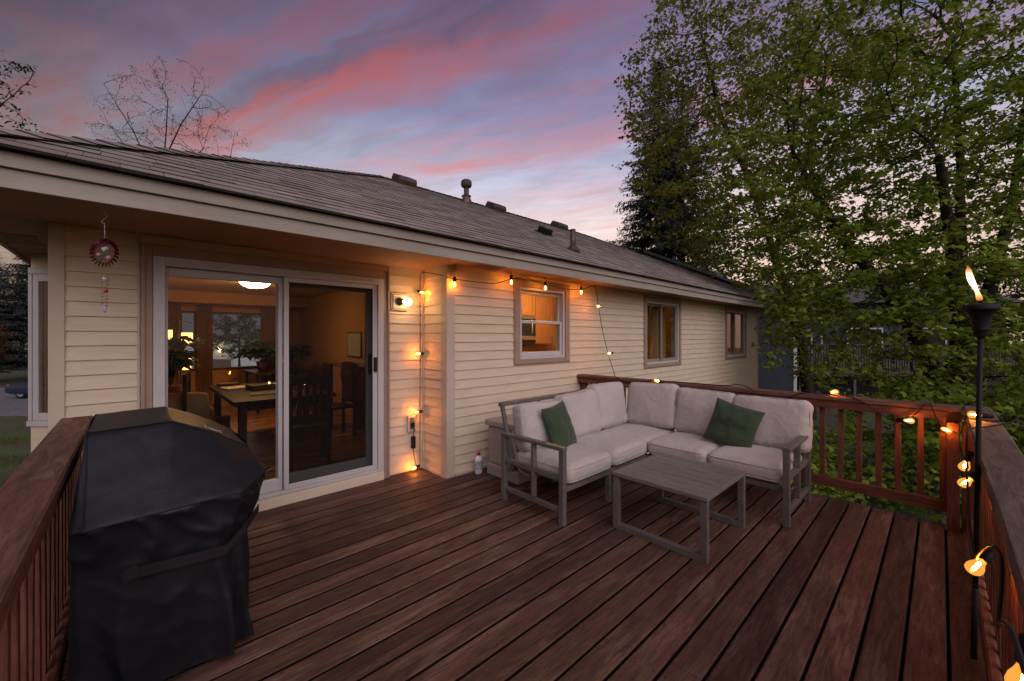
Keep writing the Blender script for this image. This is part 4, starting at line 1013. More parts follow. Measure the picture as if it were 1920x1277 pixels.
obj('power_adapter', MB().box(2.237, 2.277, 3.98, 4.02, 0.255, 0.39), M['cable'], SL, 0.006); obj('plug', MB().box(2.235, 2.27, 3.985, 4.022, 0.50, 0.54), M['cable'], SL, 0.005)
cable([(2.258, 4.0, 0.255), (2.262, 3.985, 0.15), (2.275, 3.97, 0.06), (2.30, 3.965, 0.02), (2.325, 3.975, 0.06), (2.33, 3.985, 0.3), (2.333, 3.985, 1.0), (2.333, 3.985, 1.7), (2.332, 3.985, 2.12), (2.335, 3.96, 2.20), (2.36, 3.86, 2.195), (2.40, 3.62, 2.14), (2.44, 3.50, 2.10), (2.77, 3.44, 2.085), (3.00, 3.43, 2.10), (3.20, 3.42, 2.165), (3.43, 3.42, 2.21), (3.62, 3.42, 2.165), (3.79, 3.42, 2.15), (4.18, 3.42, 2.125), (4.53, 3.42, 2.15), (4.76, 3.42, 2.205), (4.85, 3.415, 2.19), (4.89, 3.41, 2.09), (4.895, 3.38, 1.90), (4.86, 3.30, 1.6), (4.80, 3.16, 1.25), (4.72, 3.02, 1.02), (4.63, 2.93, 0.955), (4.615, 2.75, 0.90), (4.61, 2.55, 0.93), (4.62, 2.38, 0.962), (4.66, 2.22, 0.957), (4.70, 1.95, 0.957), (4.70, 1.62, 0.958), (4.66, 1.48, 0.985), (4.60, 1.36, 0.975), (4.602, 1.25, 0.90), (4.605, 1.05, 0.88), (4.62, 0.90, 0.958), (4.68, 0.70, 0.962), (4.64, 0.56, 0.962), (4.605, 0.47, 0.93), (4.598, 0.35, 0.845), (4.595, 0.25, 0.79), (4.59, 0.16, 0.845), (4.60, 0.09, 0.95), (4.63, 0.06, 0.962), (4.60, 0.05, 0.94), (4.592, 0.025, 0.86), (4.588, 0.0, 0.805), (4.585, -0.05, 0.77), (4.57, -0.10, 0.76), (4.40, -0.112, 0.86), (4.05, -0.112, 0.965), (4.00, -0.16, 0.958), (4.0, -0.22, 0.958), (4.02, -0.29, 0.965), (3.95, -0.32, 1.01), (3.85, -0.30, 0.99), (3.72, -0.20, 0.96), (3.55, -0.115, 0.96), (3.42, -0.10, 0.93), (3.40, -0.098, 0.82), (3.25, -0.098, 0.80), (3.12, -0.09, 0.81), (2.80, -0.085, 0.80), (2.45, -0.08, 0.74), (2.22, -0.085, 0.70), (2.10, -0.09, 0.76), (1.85, -0.10, 0.88), (1.72, -0.112, 0.90), (1.60, -0.105, 0.86), (1.45, -0.09, 0.84), (1.32, -0.085, 0.90), (1.20, -0.09, 0.95), (1.0, -0.10, 0.93)], 0.0045)
bulbs = [((2.232, 3.95, 0.05), (-1, -0.2, -0.1)), ((2.262, 3.955, 0.66), (-1, -0.1, 0)), ((2.285, 3.95, 1.305), (-1, -0.3, 0)), ((2.335, 3.94, 1.98), (0.1, -1, -0.3)),
         ((2.46, 3.50, 2.035), dn), ((3.20, 3.42, 2.118), dn), ((3.79, 3.42, 2.10), dn), ((4.53, 3.42, 2.10), dn), ((4.85, 3.36, 1.925), (-1, -0.3, -0.1)), ((4.795, 3.14, 1.262), (-1, 0, 0)),
         ((4.615, 2.36, 0.962), (-0.3, 1, 0.25)), ((4.66, 0.66, 0.99), (-0.2, -1, 0.2)), ((4.572, 0.17, 0.815), (-0.5, -1, 0.1)), ((4.566, -0.035, 0.775), (-0.6, -0.9, -0.2)),
         ((3.98, -0.145, 0.988), (-0.3, 1, 0.05)), ((3.37, -0.09, 0.775), (0, 0.3, -1)), ((3.16, -0.085, 0.735), (-0.5, 0.6, -0.6)), ((2.16, -0.083, 0.685), (-0.6, 0.4, -0.5)), ((1.185, -0.105, 0.865), (-0.1, 0.1, -1))]
for i, (l, d) in enumerate(bulbs): bulb(l, d)
hk = MB()
for p in ((2.46, 3.50), (3.20, 3.42), (3.79, 3.42), (4.85, 3.415)): hk.tube([(p[0], p[1], 2.25), (p[0], p[1], 2.215), (p[0] + 0.02, p[1], 2.195), (p[0] + 0.03, p[1], 2.21)], 0.003, 6)
obj('cup_hook', hk, M['darkmetal'], SL)

# ------------------------------------------------------------------ wall lamp, outlet, wind spinner
L_ = thing('wall_lamp', 'round frosted globe bulb in a dark holder on the siding beside the sliding door', 'lamp', (2.09, 4.03, 1.872))
pm = MB(); pm.box(2.0, 2.19, 4.012, 4.034, 1.775, 1.965); pm.box(2.018, 2.172, 3.998, 4.011, 1.793, 1.947)
obj('mount_plate', pm, M['siding'], L_, 0.005)
ax = Vector((0.45, -1, -0.08)).normalized(); q = Vector((0, 0, 1)).rotation_difference(ax).to_matrix(); lo = Vector((2.085, 3.997, 1.872))
obj('lamp_holder', MB().lathe([(0.042, 0.0), (0.044, 0.012), (0.03, 0.02), (0.03, 0.055), (0.026, 0.062)], lo, 20, q), M['darkmetal'], L_)
obj('globe_bulb', MB().lathe([(0.014, 0.06), (0.022, 0.075), (0.034, 0.092), (0.040, 0.112), (0.036, 0.133), (0.022, 0.148), (0.001, 0.153)], lo, 20, q), emit('frosted_bulb', (1.0, 0.60, 0.30), 42.0), L_)
O_ = thing('electrical_outlet', 'weathered grey electrical outlet in a cream surround low on the siding', 'outlet', (2.25, 4.03, 0.53))
om = MB(); frame_rect(om, 2.198, 2.305, 0.44, 0.62, 4.01, 4.034, 0.022, 0.022, 0.025, 0.025)
obj('surround', om, M['cream'], O_, 0.004); obj('face_plate', MB().box(2.221, 2.282, 4.016, 4.032, 0.466, 0.594), simple('grey_plate', (0.13, 0.14, 0.13), 0.5, 0.2, 20), O_, 0.003)
WSP = thing('wind_spinner', 'red petalled wind spinner with a beaded spiral tail hanging under the eave', 'wind spinner', (-0.123, 3.30, 2.25))
wx, wy = -0.123, 3.30
obj('hook', MB().tube([(wx, wy, 2.25), (wx, wy, 2.20)], 0.0025, 6).tube([(wx + 0.012 * math.sin(a_), wy, 2.175 + 0.028 * math.cos(a_ * 0.5) * math.cos(0)) for a_ in [i * 0.35 for i in range(19)]], 0.002, 6).tube([(wx, wy, 2.15), (wx, wy, 2.05)], 0.0018, 5), M['white'], WSP)
dcz = 1.977; dirx = RT; up = Vector((0, 0, 1)); nn = -FW
def disc_pt(r, a_, off=0): return Vector((wx, wy, dcz)) + dirx * (r * math.cos(a_)) + up * (r * math.sin(a_)) + nn * off
petal = MB(); npet = 22
for i in range(npet):
    a_ = 2 * math.pi * i / npet
    petal.add([disc_pt(0.056, a_ - 0.10), disc_pt(0.056, a_ + 0.10), disc_pt(0.074, a_ + 0.15, 0.012), disc_pt(0.086, a_ + 0.03, 0.006), disc_pt(0.080, a_ - 0.13, -0.004)], [(0, 1, 2, 3, 4)])
    petal.add([disc_pt(0.056, a_ - 0.10, -0.002), disc_pt(0.056, a_ + 0.10, -0.002), disc_pt(0.074, a_ + 0.15, 0.010), disc_pt(0.086, a_ + 0.03, 0.004), disc_pt(0.080, a_ - 0.13, -0.006)], [(4, 3, 2, 1, 0)])
obj('petal_rim', petal, simple('red_metal', (0.10, 0.010, 0.018), 0.35, 0.4, 60, metal=0.4), WSP)
rimm = MB(); rimm.tube([disc_pt(0.056, 2 * math.pi * i / 40) for i in range(41)], 0.003, 6)
obj('inner_ring', rimm, simple('dark_red_ring', (0.16, 0.02, 0.03), 0.4), WSP)
def blob(pts, mat, nm): obj(nm, MB().add([disc_pt(math.hypot(*p), math.atan2(p[1], p[0]), 0.004) for p in pts] + [disc_pt(math.hypot(*p), math.atan2(p[1], p[0]), -0.002) for p in pts], [tuple(range(len(pts))), tuple(reversed(range(len(pts), 2 * len(pts))))] + [(i, i + len(pts), (i + 1) % len(pts) + len(pts), (i + 1) % len(pts)) for i in range(len(pts))]), mat, WSP)
mg, mb2, mp_ = simple('green_enamel', (0.04, 0.12, 0.04), 0.4), simple('pale_enamel', (0.42, 0.5, 0.55), 0.4), simple('pink_enamel', (0.55, 0.2, 0.3), 0.4)
blob([(-0.03, -0.02), (0.0, -0.008), (0.028, -0.002), (0.012, 0.006), (0.004, 0.016), (-0.004, 0.004)], mg, 'bird_body')
blob([(0.0, 0.008), (-0.018, 0.03), (0.018, 0.038), (0.006, 0.02)], mb2, 'bird_wing')
for (cx_, cy_, r_) in ((0.018, 0.026, 0.009), (0.022, -0.024, 0.013), (-0.034, -0.006, 0.011)): blob([(cx_ + r_ * math.cos(i * 1.05), cy_ + r_ * 0.8 * math.sin(i * 1.05)) for i in range(6)], mp_, 'flower')
blob([(-0.054, 0.012), (-0.03, 0.016), (-0.03, 0.019), (-0.052, 0.017)], mg, 'stem'); blob([(-0.03, -0.046), (-0.012, -0.024), (-0.009, -0.026), (-0.026, -0.049)], mg, 'stem'); blob([(0.02, 0.04), (0.046, 0.018), (0.048, 0.022), (0.022, 0.045)], mg, 'stem')
obj('spiral_tail', MB().tube([(wx + 0.014 * math.cos(i * 0.5), wy + 0.014 * math.sin(i * 0.5), 1.875 - i * 0.0016) for i in range(130)], 0.0016, 5), simple('brass', (0.45, 0.36, 0.2), 0.3, 0.1, 10, metal=0.9), WSP)
obj('glass_bead', MB().ball((wx + 0.004, wy, 1.762), 0.011), M['red'], WSP); obj('glass_bead', MB().ball((wx, wy, 1.83), 0.012), simple('clear_bead', (0.5, 0.5, 0.6), 0.15), WSP)
obj('glass_drop', MB().lathe([(0.002, 0.03), (0.007, 0.02), (0.009, 0.0), (0.006, -0.014), (0.001, -0.022)], (wx, wy, 1.655), 10), simple('lilac_glass', (0.42, 0.36, 0.52), 0.1), WSP)
# thin black line lying along the hip
cp_ = []
for i in range(60):
    t = i / 59; p = c1.lerp(pl, 0.02 + t * 0.75); s_ = 0.18 + 0.10 * abs(math.sin(t * 9)) - 0.12 * t
    x_, y_ = p.x + s_, p.y - 0.15 * s_
    cp_.append((x_, y_, rz(y_) + 0.028))
rcb = obj('roof_cable', MB().tube(cp_, 0.0038, 5), M['cable']); tag(rcb, 'thin black cable lying along the hip of the shingle roof', 'cable')

# ------------------------------------------------------------------ trees
def unit(a):
    return a / np.maximum(np.linalg.norm(a, axis=-1, keepdims=True), 1e-9)
def colonize(rng, attr, starts, step, dk, iters=200, droop=0.0, jitter=0.25):
    nodes = [np.array(s, float) for s, _ in starts]; hd = [np.zeros(3)] * len(starts); par = [p for _, p in starts]; kids = [0] * len(nodes)
    for p in par:
        if p >= 0: kids[p] += 1
    attr = np.array(attr, float); alive = np.ones(len(attr), bool)
    P_ = np.array(nodes); dd = np.linalg.norm(attr[:, None] - P_[None], axis=2); ni = dd.argmin(1); nd = dd.min(1)
    for it in range(iters):
        if not alive.any(): break
        acc = {}
        idx = np.where(alive)[0]
        dirs = unit(attr[idx] - np.array(nodes)[ni[idx]])
        sums = np.zeros((len(nodes), 3)); np.add.at(sums, ni[idx], dirs)
        grow = [int(g) for g in np.unique(ni[idx]) if kids[int(g)] < 4]
        if not grow: break
        new0 = len(nodes)
        for g in grow:
            d = sums[g] / max(np.linalg.norm(sums[g]), 1e-9) + rng.normal(0, jitter, 3) + np.array([0, 0, -droop]) + hd[g] * 0.7
            d = d / max(np.linalg.norm(d), 1e-6); hd.append(d); nodes.append(nodes[g] + d * step); par.append(g); kids[g] += 1; kids.append(0)
        nw = np.array(nodes[new0:]); dd = np.linalg.norm(attr[:, None] - nw[None], axis=2); j = dd.argmin(1); dm_ = dd.min(1)
        better = dm_ < nd; ni[better] = new0 + j[better]; nd = np.minimum(nd, dm_)
        alive &= nd > dk
    return np.array(nodes), np.array(par)
def radii(par, tip, expo=2.2, cap=9):
    n = len(par); r = np.zeros(n)
    for i in range(n - 1, -1, -1):
        if r[i] == 0: r[i] = tip ** expo
        if par[i] >= 0: r[par[i]] += r[i]
    return np.minimum(r ** (1 / expo), cap)
def fast_mesh(name, V, F, mat, parent=None, rndv=None, smooth=False):
    """V (n,3) world coordinates, F (m,k) indices"""
    me = bpy.data.meshes.new(name); off = WL.get(parent, Vector((0, 0, 0))) if parent is not None else Vector((0, 0, 0))
    V = np.asarray(V, np.float32) - np.array(off, np.float32); F = np.asarray(F, np.int32); m_, k_ = F.shape
    me.vertices.add(len(V)); me.vertices.foreach_set('co', V.ravel())
    me.loops.add(m_ * k_); me.loops.foreach_set('vertex_index', F.ravel())
    me.polygons.add(m_); me.polygons.foreach_set('loop_start', np.arange(0, m_ * k_, k_, dtype=np.int32))
    if smooth: me.polygons.foreach_set('use_smooth', np.ones(m_, bool))
    me.update(calc_edges=True)
    if rndv is not None:
        a_ = me.attributes.new('rnd', 'FLOAT', 'FACE'); a_.data.foreach_set('value', np.asarray(rndv, np.float32))
    me.materials.append(mat); o = bpy.data.objects.new(name, me); C.objects.link(o)
    if parent is not None: o.parent = parent; WL[o] = off
    return o
def branches(name, P_, par, r, mat, parent, sides=6, minr=0.0):
    i = np.array([k for k in range(len(par)) if par[k] >= 0 and r[k] > minr]); a_, b_ = P_[par[i]], P_[i]; ra, rb = np.minimum(r[par[i]], r[i] * 1.6), r[i]
    t = unit(b_ - a_); ref = np.where(np.abs(t[:, 2:3]) > 0.9, np.array([[1.0, 0, 0]]), np.array([[0, 0, 1.0]])); s1 = unit(np.cross(t, ref)); s2 = np.cross(t, s1)
    th = np.arange(sides) * 2 * np.pi / sides; cs, sn = np.cos(th)[None, :, None], np.sin(th)[None, :, None]
    off = s1[:, None] * cs + s2[:, None] * sn
    b2 = b_ + t * rb[:, None] * 0.3
    V = np.concatenate([a_[:, None] + off * ra[:, None, None], b2[:, None] + off * rb[:, None, None]], 1).reshape(-1, 3)
    base = (np.arange(len(i)) * 2 * sides)[:, None]; k = np.arange(sides)[None]; k2 = (k + 1) % sides
    F = np.stack([base + k, base + k2, base + sides + k2, base + sides + k], 2).reshape(-1, 4)
    return fast_mesh(name, V, F, mat, parent, None, True)
MAPLE = np.array([(0, 0, 0), (0.22, -0.05, -0.05), (0.55, 0.30, -0.16), (0.27, 0.42, -0.07), (0.0, 1.0, -0.10), (-0.22, -0.05, -0.05), (-0.55, 0.30, -0.16), (-0.27, 0.42, -0.07)])
MAPLE_F = [(0, 1, 2, 3, 4), (4, 7, 6, 5, 0)]
OVAL = np.array([(0, 0, 0), (0.26, 0.35, -0.06), (0.0, 1.0, -0.12), (-0.26, 0.35, -0.06)]); OVAL_F = [(0, 1, 2, 3)]
def leaves(name, pos, tip, nrm, size, mat, parent, tmpl=MAPLE, faces=MAPLE_F, rng=None):
    tip = unit(tip); x = unit(np.cross(tip, nrm)); z = np.cross(x, tip)
    V = pos[:, None] + size[:, None, None] * (tmpl[None, :, 0:1] * x[:, None] + tmpl[None, :, 1:2] * tip[:, None] + tmpl[None, :, 2:3] * z[:, None])
    n, k = len(pos), len(tmpl)
    F = (np.arange(n) * k)[:, None, None] + np.array(faces)[None]
    rv = np.repeat(rng.random(n), len(faces))
    return fast_mesh(name, V.reshape(-1, 3), F.reshape(-1, len(faces[0])), mat, parent, rv)
def ell(rng, n, c, rad, shell=0.0):
    """points in an ellipsoid given in (right, up, depth) radii round world centre c"""
    d = unit(rng.normal(size=(n, 3))); q = (shell + (1 - shell) * rng.random((n, 1)) ** (1 / 2.2)); p = d * q * np.array(rad)
    return np.array(c) + p[:, 0:1] * np.array(RT) + p[:, 1:2] * np.array((0, 0, 1.0)) + p[:, 2:3] * np.array(FW)
def cluster(rng, P_, n_per, spread, size, flat=0.8, droop=0.55):
    n = len(P_); c = np.repeat(P_, n_per, 0); N_ = len(c)
    a_ = rng.random(N_) * 2 * np.pi; out_ = np.stack([np.cos(a_), np.sin(a_), np.zeros(N_)], 1)
    pos = c + out_ * (rng.random((N_, 1)) ** 0.7) * spread + rng.normal(0, spread * 0.28, (N_, 3)) * np.array([1, 1, flat])
    tip = out_ + rng.normal(0, 0.35, (N_, 3)); tip[:, 2] -= droop
    nrm = np.array([0, 0, 1.0]) + rng.normal(0, 0.38, (N_, 3)) + out_ * 0.25
    return pos, tip, nrm, size * rng.uniform(0.45, 1.4, N_)
def chain(pts, step=0.5):
    out_ = []; prev = None
    for p in pts:
        p = Vector(p)
        if prev is None: out_.append((tuple(p), -1))
        else:
            n = max(1, int((p - prev).length / step))
            for i in range(1, n + 1): out_.append((tuple(prev.lerp(p, i / n)), len(out_) - 1))
        prev = p
    return out_
def add_chain(starts, at_i, pts, step=0.5):
    prev = Vector(starts[at_i][0]); last = at_i
    for p in pts:
        p = Vector(p); n = max(1, int((p - prev).length / step)); q0 = prev
        for i in range(1, n + 1): starts.append((tuple(q0.lerp(p, i / n)), last)); last = len(starts) - 1
        prev = p
def nearest(starts, p): return min(range(len(starts)), key=lambda i: (Vector(starts[i][0]) - Vector(p)).length)

M['maple'] = leafmat('maple_leaves', [(0.075, 0.12, 0.016), (0.14, 0.21, 0.026), (0.22, 0.30, 0.04), (0.30, 0.38, 0.06)], 0.5)
M['olive'] = leafmat('young_olive_leaves', [(0.11, 0.12, 0.02), (0.17, 0.18, 0.03), (0.23, 0.235, 0.045), (0.19, 0.25, 0.05)], 0.5)
M['catkin'] = leafmat('leaf_flowers', [(0.14, 0.13, 0.045), (0.20, 0.16, 0.07)], 0.3)
M['needles'] = leafmat('blue_spruce_needles', [(0.030, 0.046, 0.042), (0.056, 0.082, 0.080), (0.085, 0.118, 0.120)], 0.1, 0.6, 0.9)
M['darkleaf'] = leafmat('dark_leaves', [(0.020, 0.034, 0.009), (0.042, 0.066, 0.016), (0.07, 0.10, 0.026)], 0.25, 0.5, 0.7)
M['midleaf'] = leafmat('mid_green_leaves', [(0.030, 0.048, 0.012), (0.055, 0.085, 0.02), (0.085, 0.12, 0.03)], 0.3)
M['redleaf'] = leafmat('reddish_leaves', [(0.04, 0.022, 0.014), (0.10, 0.05, 0.032), (0.17, 0.085, 0.06)], 0.3)
M['birchleaf'] = leafmat('birch_catkins', [(0.03, 0.032, 0.012), (0.05, 0.05, 0.02), (0.075, 0.07, 0.025)], 0.3)

def grow_tree(nm, label, cat, base, starts, attr, seed, step, dk, tip, leafs, bark, group=None, droop=0.0, rcap=0.4, minr=0.0, leaf_thr=2.2, jitter=0.25, catk=0):
    rng = np.random.default_rng(seed); t = thing(nm, label, cat, tuple(base), group)
    P_, par = colonize(rng, attr, starts, step, dk, 160, droop, jitter); r = radii(par, tip, 2.15, rcap)
    ns_ = len(starts); zz = np.array([q[0][2] for q in starts]); hh = zz.max() - zz.min(); r[:ns_] = np.maximum(r[:ns_], rcap * np.clip(1 - (zz - zz.min()) / hh, 0.12, 1) ** 1.1 * 0.95)
    print(nm, len(P_), 'nodes')
    branches('trunk', P_, par, r, bark, t, 7, minr)
    ends = P_[r < tip * leaf_thr]
    mat, n_per, spread, size, tm = leafs
    pos, tp, nr_, sz = cluster(rng, ends, n_per, spread, size)
    leaves('crown', pos, tp, nr_, sz, mat, t, *(tm), rng=rng)
    if catk:
        k = rng.choice(len(ends), catk); c = ends[k] + rng.normal(0, spread * 0.5, (catk, 3))
        tp = np.tile([0, 0, -1.0], (catk, 1)) + rng.normal(0, 0.15, (catk, 3)); leaves('flower_tassel', c, tp, rng.normal(size=(catk, 3)), rng.uniform(0.05, 0.11, catk), M['catkin'], t, OVAL * np.array([0.7, 1, 1]), OVAL_F, rng=rng)
    return t
ML = (MAPLE, MAPLE_F); OL = (OVAL, OVAL_F)
rg = np.random.default_rng(5)
def clear(a_, lim=0.63, zmax=2.6):
    # keep the crown off the end wall of the house
    d = a_ @ np.array(FW); l_ = a_ @ np.array(RT); e_ = (1.5 - a_[:, 2]) / d; q_ = (np.arange(len(a_)) % 10) < 7
    return a_[~(((l_ / d < lim) & (a_[:, 2] < zmax)) | ((l_ / d < 0.88) & (e_ > -0.03) & (e_ < 0.17) & q_))]
# big maple on the right
b0 = far(9.0, 9.3, GZ)
st = chain([b0, far(9.0, 9.6, -0.6), far(9.0, 10.0, 1.2)])
add_chain(st, len(st) - 1, [far(9.1, 10.15, 3.0), far(9.3, 10.35, 5.5), far(9.4, 10.3, 8.5)])
add_chain(st, nearest(st, far(9.0, 9.9, 0.8)), [far(9.3, 11.0, 2.4), far(9.5, 11.8, 4.6), far(9.6, 12.3, 7.5)])
add_chain(st, nearest(st, far(9.0, 9.8, 0.2)), [far(9.2, 9.0, 2.0), far(9.6, 7.9, 3.8), far(10, 7.0, 6.0)])
add_chain(st, nearest(st, far(9.0, 10.0, 2.0)), [far(8.6, 9.4, 3.4), far(8.3, 8.8, 5.2)])
at = np.concatenate([ell(rg, 1500, far(9.6, 10.6, 6.3), (5.2, 5.0, 2.6)), ell(rg, 800, far(8.4, 9.4, 2.2), (3.6, 2.6, 1.7)), ell(rg, 700, far(7.8, 9.0, 0.35), (3.0, 1.2, 1.2)), ell(rg, 500, far(9.2, 7.4, 2.6), (2.6, 1.8, 1.2)), ell(rg, 260, far(8.0, 11.0, -0.4), (1.6, 1.4, 1.2)), ell(rg, 420, far(9.6, 6.6, 4.8), (2.3, 2.9, 1.6)), ell(rg, 260, far(9.0, 6.4, 1.5), (1.7, 1.2, 1.3)), ell(rg, 200, far(8.3, 8.0, -1.1), (2.2, 0.9, 1.0)), ell(rg, 120, far(7.2, 10.3, -0.6), (1.2, 1.0, 0.8))])
grow_tree('maple_tree', 'big bright green maple behind the torch, filling the right edge with its branches', 'tree', b0, st, clear(at), 21, 0.26, 0.33, 0.0065, (M['maple'], 20, 0.26, 0.105, ML), M['bark'], 'leafy trees beyond the deck', 0.02, 0.26, 0.0, 2.3, 0.22, 2600)
# olive maple leaning left in front of the spruces
b0 = far(17.0, 12.6, GZ); K_ = 1.4
o_ = lambda d, l_, z: far(17.0 + (d - 12.2) * K_, l_ * K_, 1.5 + (z - 1.5) * K_)
st = chain([b0, o_(12.4, 8.9, 1.2), o_(12.2, 7.9, 4.0), o_(12.0, 7.1, 6.0)])
add_chain(st, len(st) - 1, [o_(12.0, 6.2, 8.0), o_(12.0, 5.6, 10.5)]); add_chain(st, nearest(st, o_(12.2, 7.9, 4.0)), [o_(11.8, 8.6, 6.5), o_(11.8, 9.2, 9.5)])
at = np.concatenate([ell(rg, 1000, o_(12.0, 5.6, 7.9), (3.3, 6.2, 2.2)), ell(rg, 260, o_(12.2, 6.5, 4.9), (1.9, 2.0, 1.6)), ell(rg, 900, o_(12.4, 9.2, 9.3), (5.3, 4.8, 2.4)), ell(rg, 420, o_(12.6, 8.0, 4.8), (2.9, 2.8, 1.8)), ell(rg, 300, o_(12.6, 8.4, 2.4), (2.4, 1.6, 1.6))])
grow_tree('maple_tree', 'olive leaved maple leaning over the far end of the roof in front of the spruces', 'tree', b0, st, clear(at, 0.62, 3.4), 22, 0.38, 0.46, 0.009, (M['olive'], 19, 0.38, 0.135, ML), M['bark'], 'leafy trees beyond the deck', 0.02, 0.26, 0.0, 2.3, 0.22, 2000)
# spruces
def spruce(label, base, h, rad, seed, nb=11, low=0.12, group='spruces behind the roof', scale=1.0):
    rng = np.random.default_rng(seed); t = thing('spruce_tree', label, 'tree', tuple(base), group); base = Vector(base)
    obj('trunk', MB().tube([base, base + Vector((0.05, 0, h * 0.5)), base + Vector((0, 0, h))], [h * 0.016, h * 0.010, 0.02], 8), M['barkdark'], t)
    pos = []; tip = []; nr_ = []; sz = []; tw = MB(); z = h * low
    while z < h * 0.985:
        f = 1 - (z / h - low) / (1 - low); L0 = rad * (f ** 0.8) * 0.95 + 0.12
        for k in range(nb):
            a_ = rng.random() * 6.283; L = L0 * rng.uniform(0.65, 1.08); zz = z + rng.uniform(-0.15, 0.15) * scale
            dv = Vector((math.cos(a_), math.sin(a_), 0)); o = base + Vector((0, 0, zz)); n = max(4, int(L / (0.16 * scale))); sag = rng.uniform(0.18, 0.42)
            pts = [o + dv * (L * i / n) + Vector((0, 0, -sag * L * math.sin((i / n) * 1.9) * 0.55)) for i in range(n + 1)]
            if k < 5: tw.tube([pts[0], pts[n // 2], pts[-1]], [0.022, 0.014, 0.005], 4)
            for i in range(1, n + 1):
                if i < n * 0.22: continue
                for s_ in range(8):
                    sd_ = dv.cross(Vector((0, 0, 1))) * (1 if s_ % 2 else -1); wd_ = (0.34 * (1 - 0.55 * i / n) + 0.08) * min(L, 2.2) * 0.5
                    p = pts[i] + Vector(rng.normal(0, 0.09, 3)) * scale
                    pos.append(p); tip.append(sd_ * rng.uniform(0.3, 1.0) + dv * rng.uniform(0.4, 0.9) + Vector((0, 0, -rng.uniform(0.1, 0.7)))); nr_.append(Vector((0, 0, 1)) + Vector(rng.normal(0, 0.35, 3))); sz.append(max(0.12, wd_ * rng.uniform(0.4, 0.95)))
        z += max(0.24, 0.33 * (0.5 + 0.6 * f)) * scale * h / 20
    obj('branches', tw, M['barkdark'], t)
    tm = np.array([(0, 0, 0), (0.17, 0.35, -0.03), (0.12, 0.75, -0.06), (0, 1, -0.1), (-0.12, 0.75, -0.06), (-0.17, 0.35, -0.03)])
    leaves('crown', np.array([tuple(p) for p in pos]), np.array([tuple(p) for p in tip]), np.array([tuple(p) for p in nr_]), np.array(sz), M['needles'], t, tm, [(0, 1, 2, 3), (3, 4, 5, 0)], rng=rng)
    return t
sp1 = spruce('tall blue spruce nearest the ridge vents, dark trunk showing above the roof', far(26, 9.5, GZ), 21.5, 4.6, 31, 12)
sp2 = spruce('second tall spruce with a bare lower trunk, standing closest to the olive maple', far(27.5, 11.6, GZ), 21.0, 4.3, 32, 9, 0.36)
c = copy_tree(sp2); c.location = far(52, -12.1, GZ - 0.8); c.scale = (0.9,) * 3; c['label'] = 'distant conifer whose tip pokes up beside the first roof vent'; c['group'] = 'far conifers'
for i, (d, lat, s_, lb) in enumerate(((30, -39.0, 0.50, 'short dark conifer across the street, leftmost behind the parked blue car'), (33, -38.6, 0.62, 'dark conifer behind the street lawn, close to the bay window edge'))):
    c = copy_tree(sp1); c.location = far(d, lat, GZ); c.scale = (s_ * 1.35, s_ * 1.35, s_); c.rotation_euler[2] = i * 2.1 + 1; c['label'] = lb; c['group'] = 'far conifers'
# bare birch behind the roof
b0 = far(22, -19.0, GZ)
st = chain([b0, far(22, -19.1, 5), far(22, -19.2, 9.5), far(22, -18.9, 12.5), far(22, -18.8, 14.5)])
for (zz, dl, up_, dd_) in ((8.6, -3.6, 5.0, 0.5), (8.9, 2.6, 2.6, -0.5), (9.6, -2.4, 5.2, -0.8), (10.0, 3.3, 1.6, 0.6), (11.2, 1.6, 3.6, 0.5)):
    add_chain(st, nearest(st, far(22, -19.1, zz)), [far(22 + dd_ * 0.5, -19.1 + dl * 0.5, zz + up_ * 0.55), far(22 + dd_, -19.1 + dl, zz + up_)])
at = np.concatenate([ell(rg, 700, far(22, -18.7, 12.2), (4.0, 4.6, 2.4)), ell(rg, 360, far(22, -16.0, 9.6), (3.6, 2.0, 1.8)), ell(rg, 180, far(22, -22.0, 10.0), (1.9, 1.8, 1.4))])
grow_tree('birch_tree', 'nearly bare birch with fine twigs rising behind the left of the roof', 'tree', b0, st, at, 23, 0.22, 0.26, 0.0048, (M['birchleaf'], 3, 0.2, 0.075, OL), M['barkdark'], None, -0.12, 0.12, 0.0, 1.6, 0.05)
# leafy tree at the left edge
b0 = far(12, -18.5, GZ)
st = chain([b0, far(12, -18.4, 3), far(12, -18.2, 6)])
add_chain(st, len(st) - 1, [far(12, -16.8, 7.2), far(12, -15.2, 8.4)]); add_chain(st, len(st) - 8, [far(12, -16.5, 5.6), far(12, -14.6, 6.4)])
at = np.concatenate([ell(rg, 190, far(12, -15.6, 9.3), (1.25, 0.85, 0.8)), ell(rg, 110, far(12, -15.2, 7.3), (1.4, 0.95, 0.8)), ell(rg, 40, far(12, -14.2, 6.8), (0.7, 0.5, 0.4)), ell(rg, 200, far(12, -18.4, 8.4), (1.8, 2.2, 1.6))])
grow_tree('leafy_tree', 'dark leaved tree reaching in at the left edge above the eave', 'tree', b0, st, at, 24, 0.2, 0.26, 0.006, (M['darkleaf'], 6, 0.12, 0.12, OL), M['barkdark'], None, 0.0, 0.16, 0.0, 1.9, 0.3)
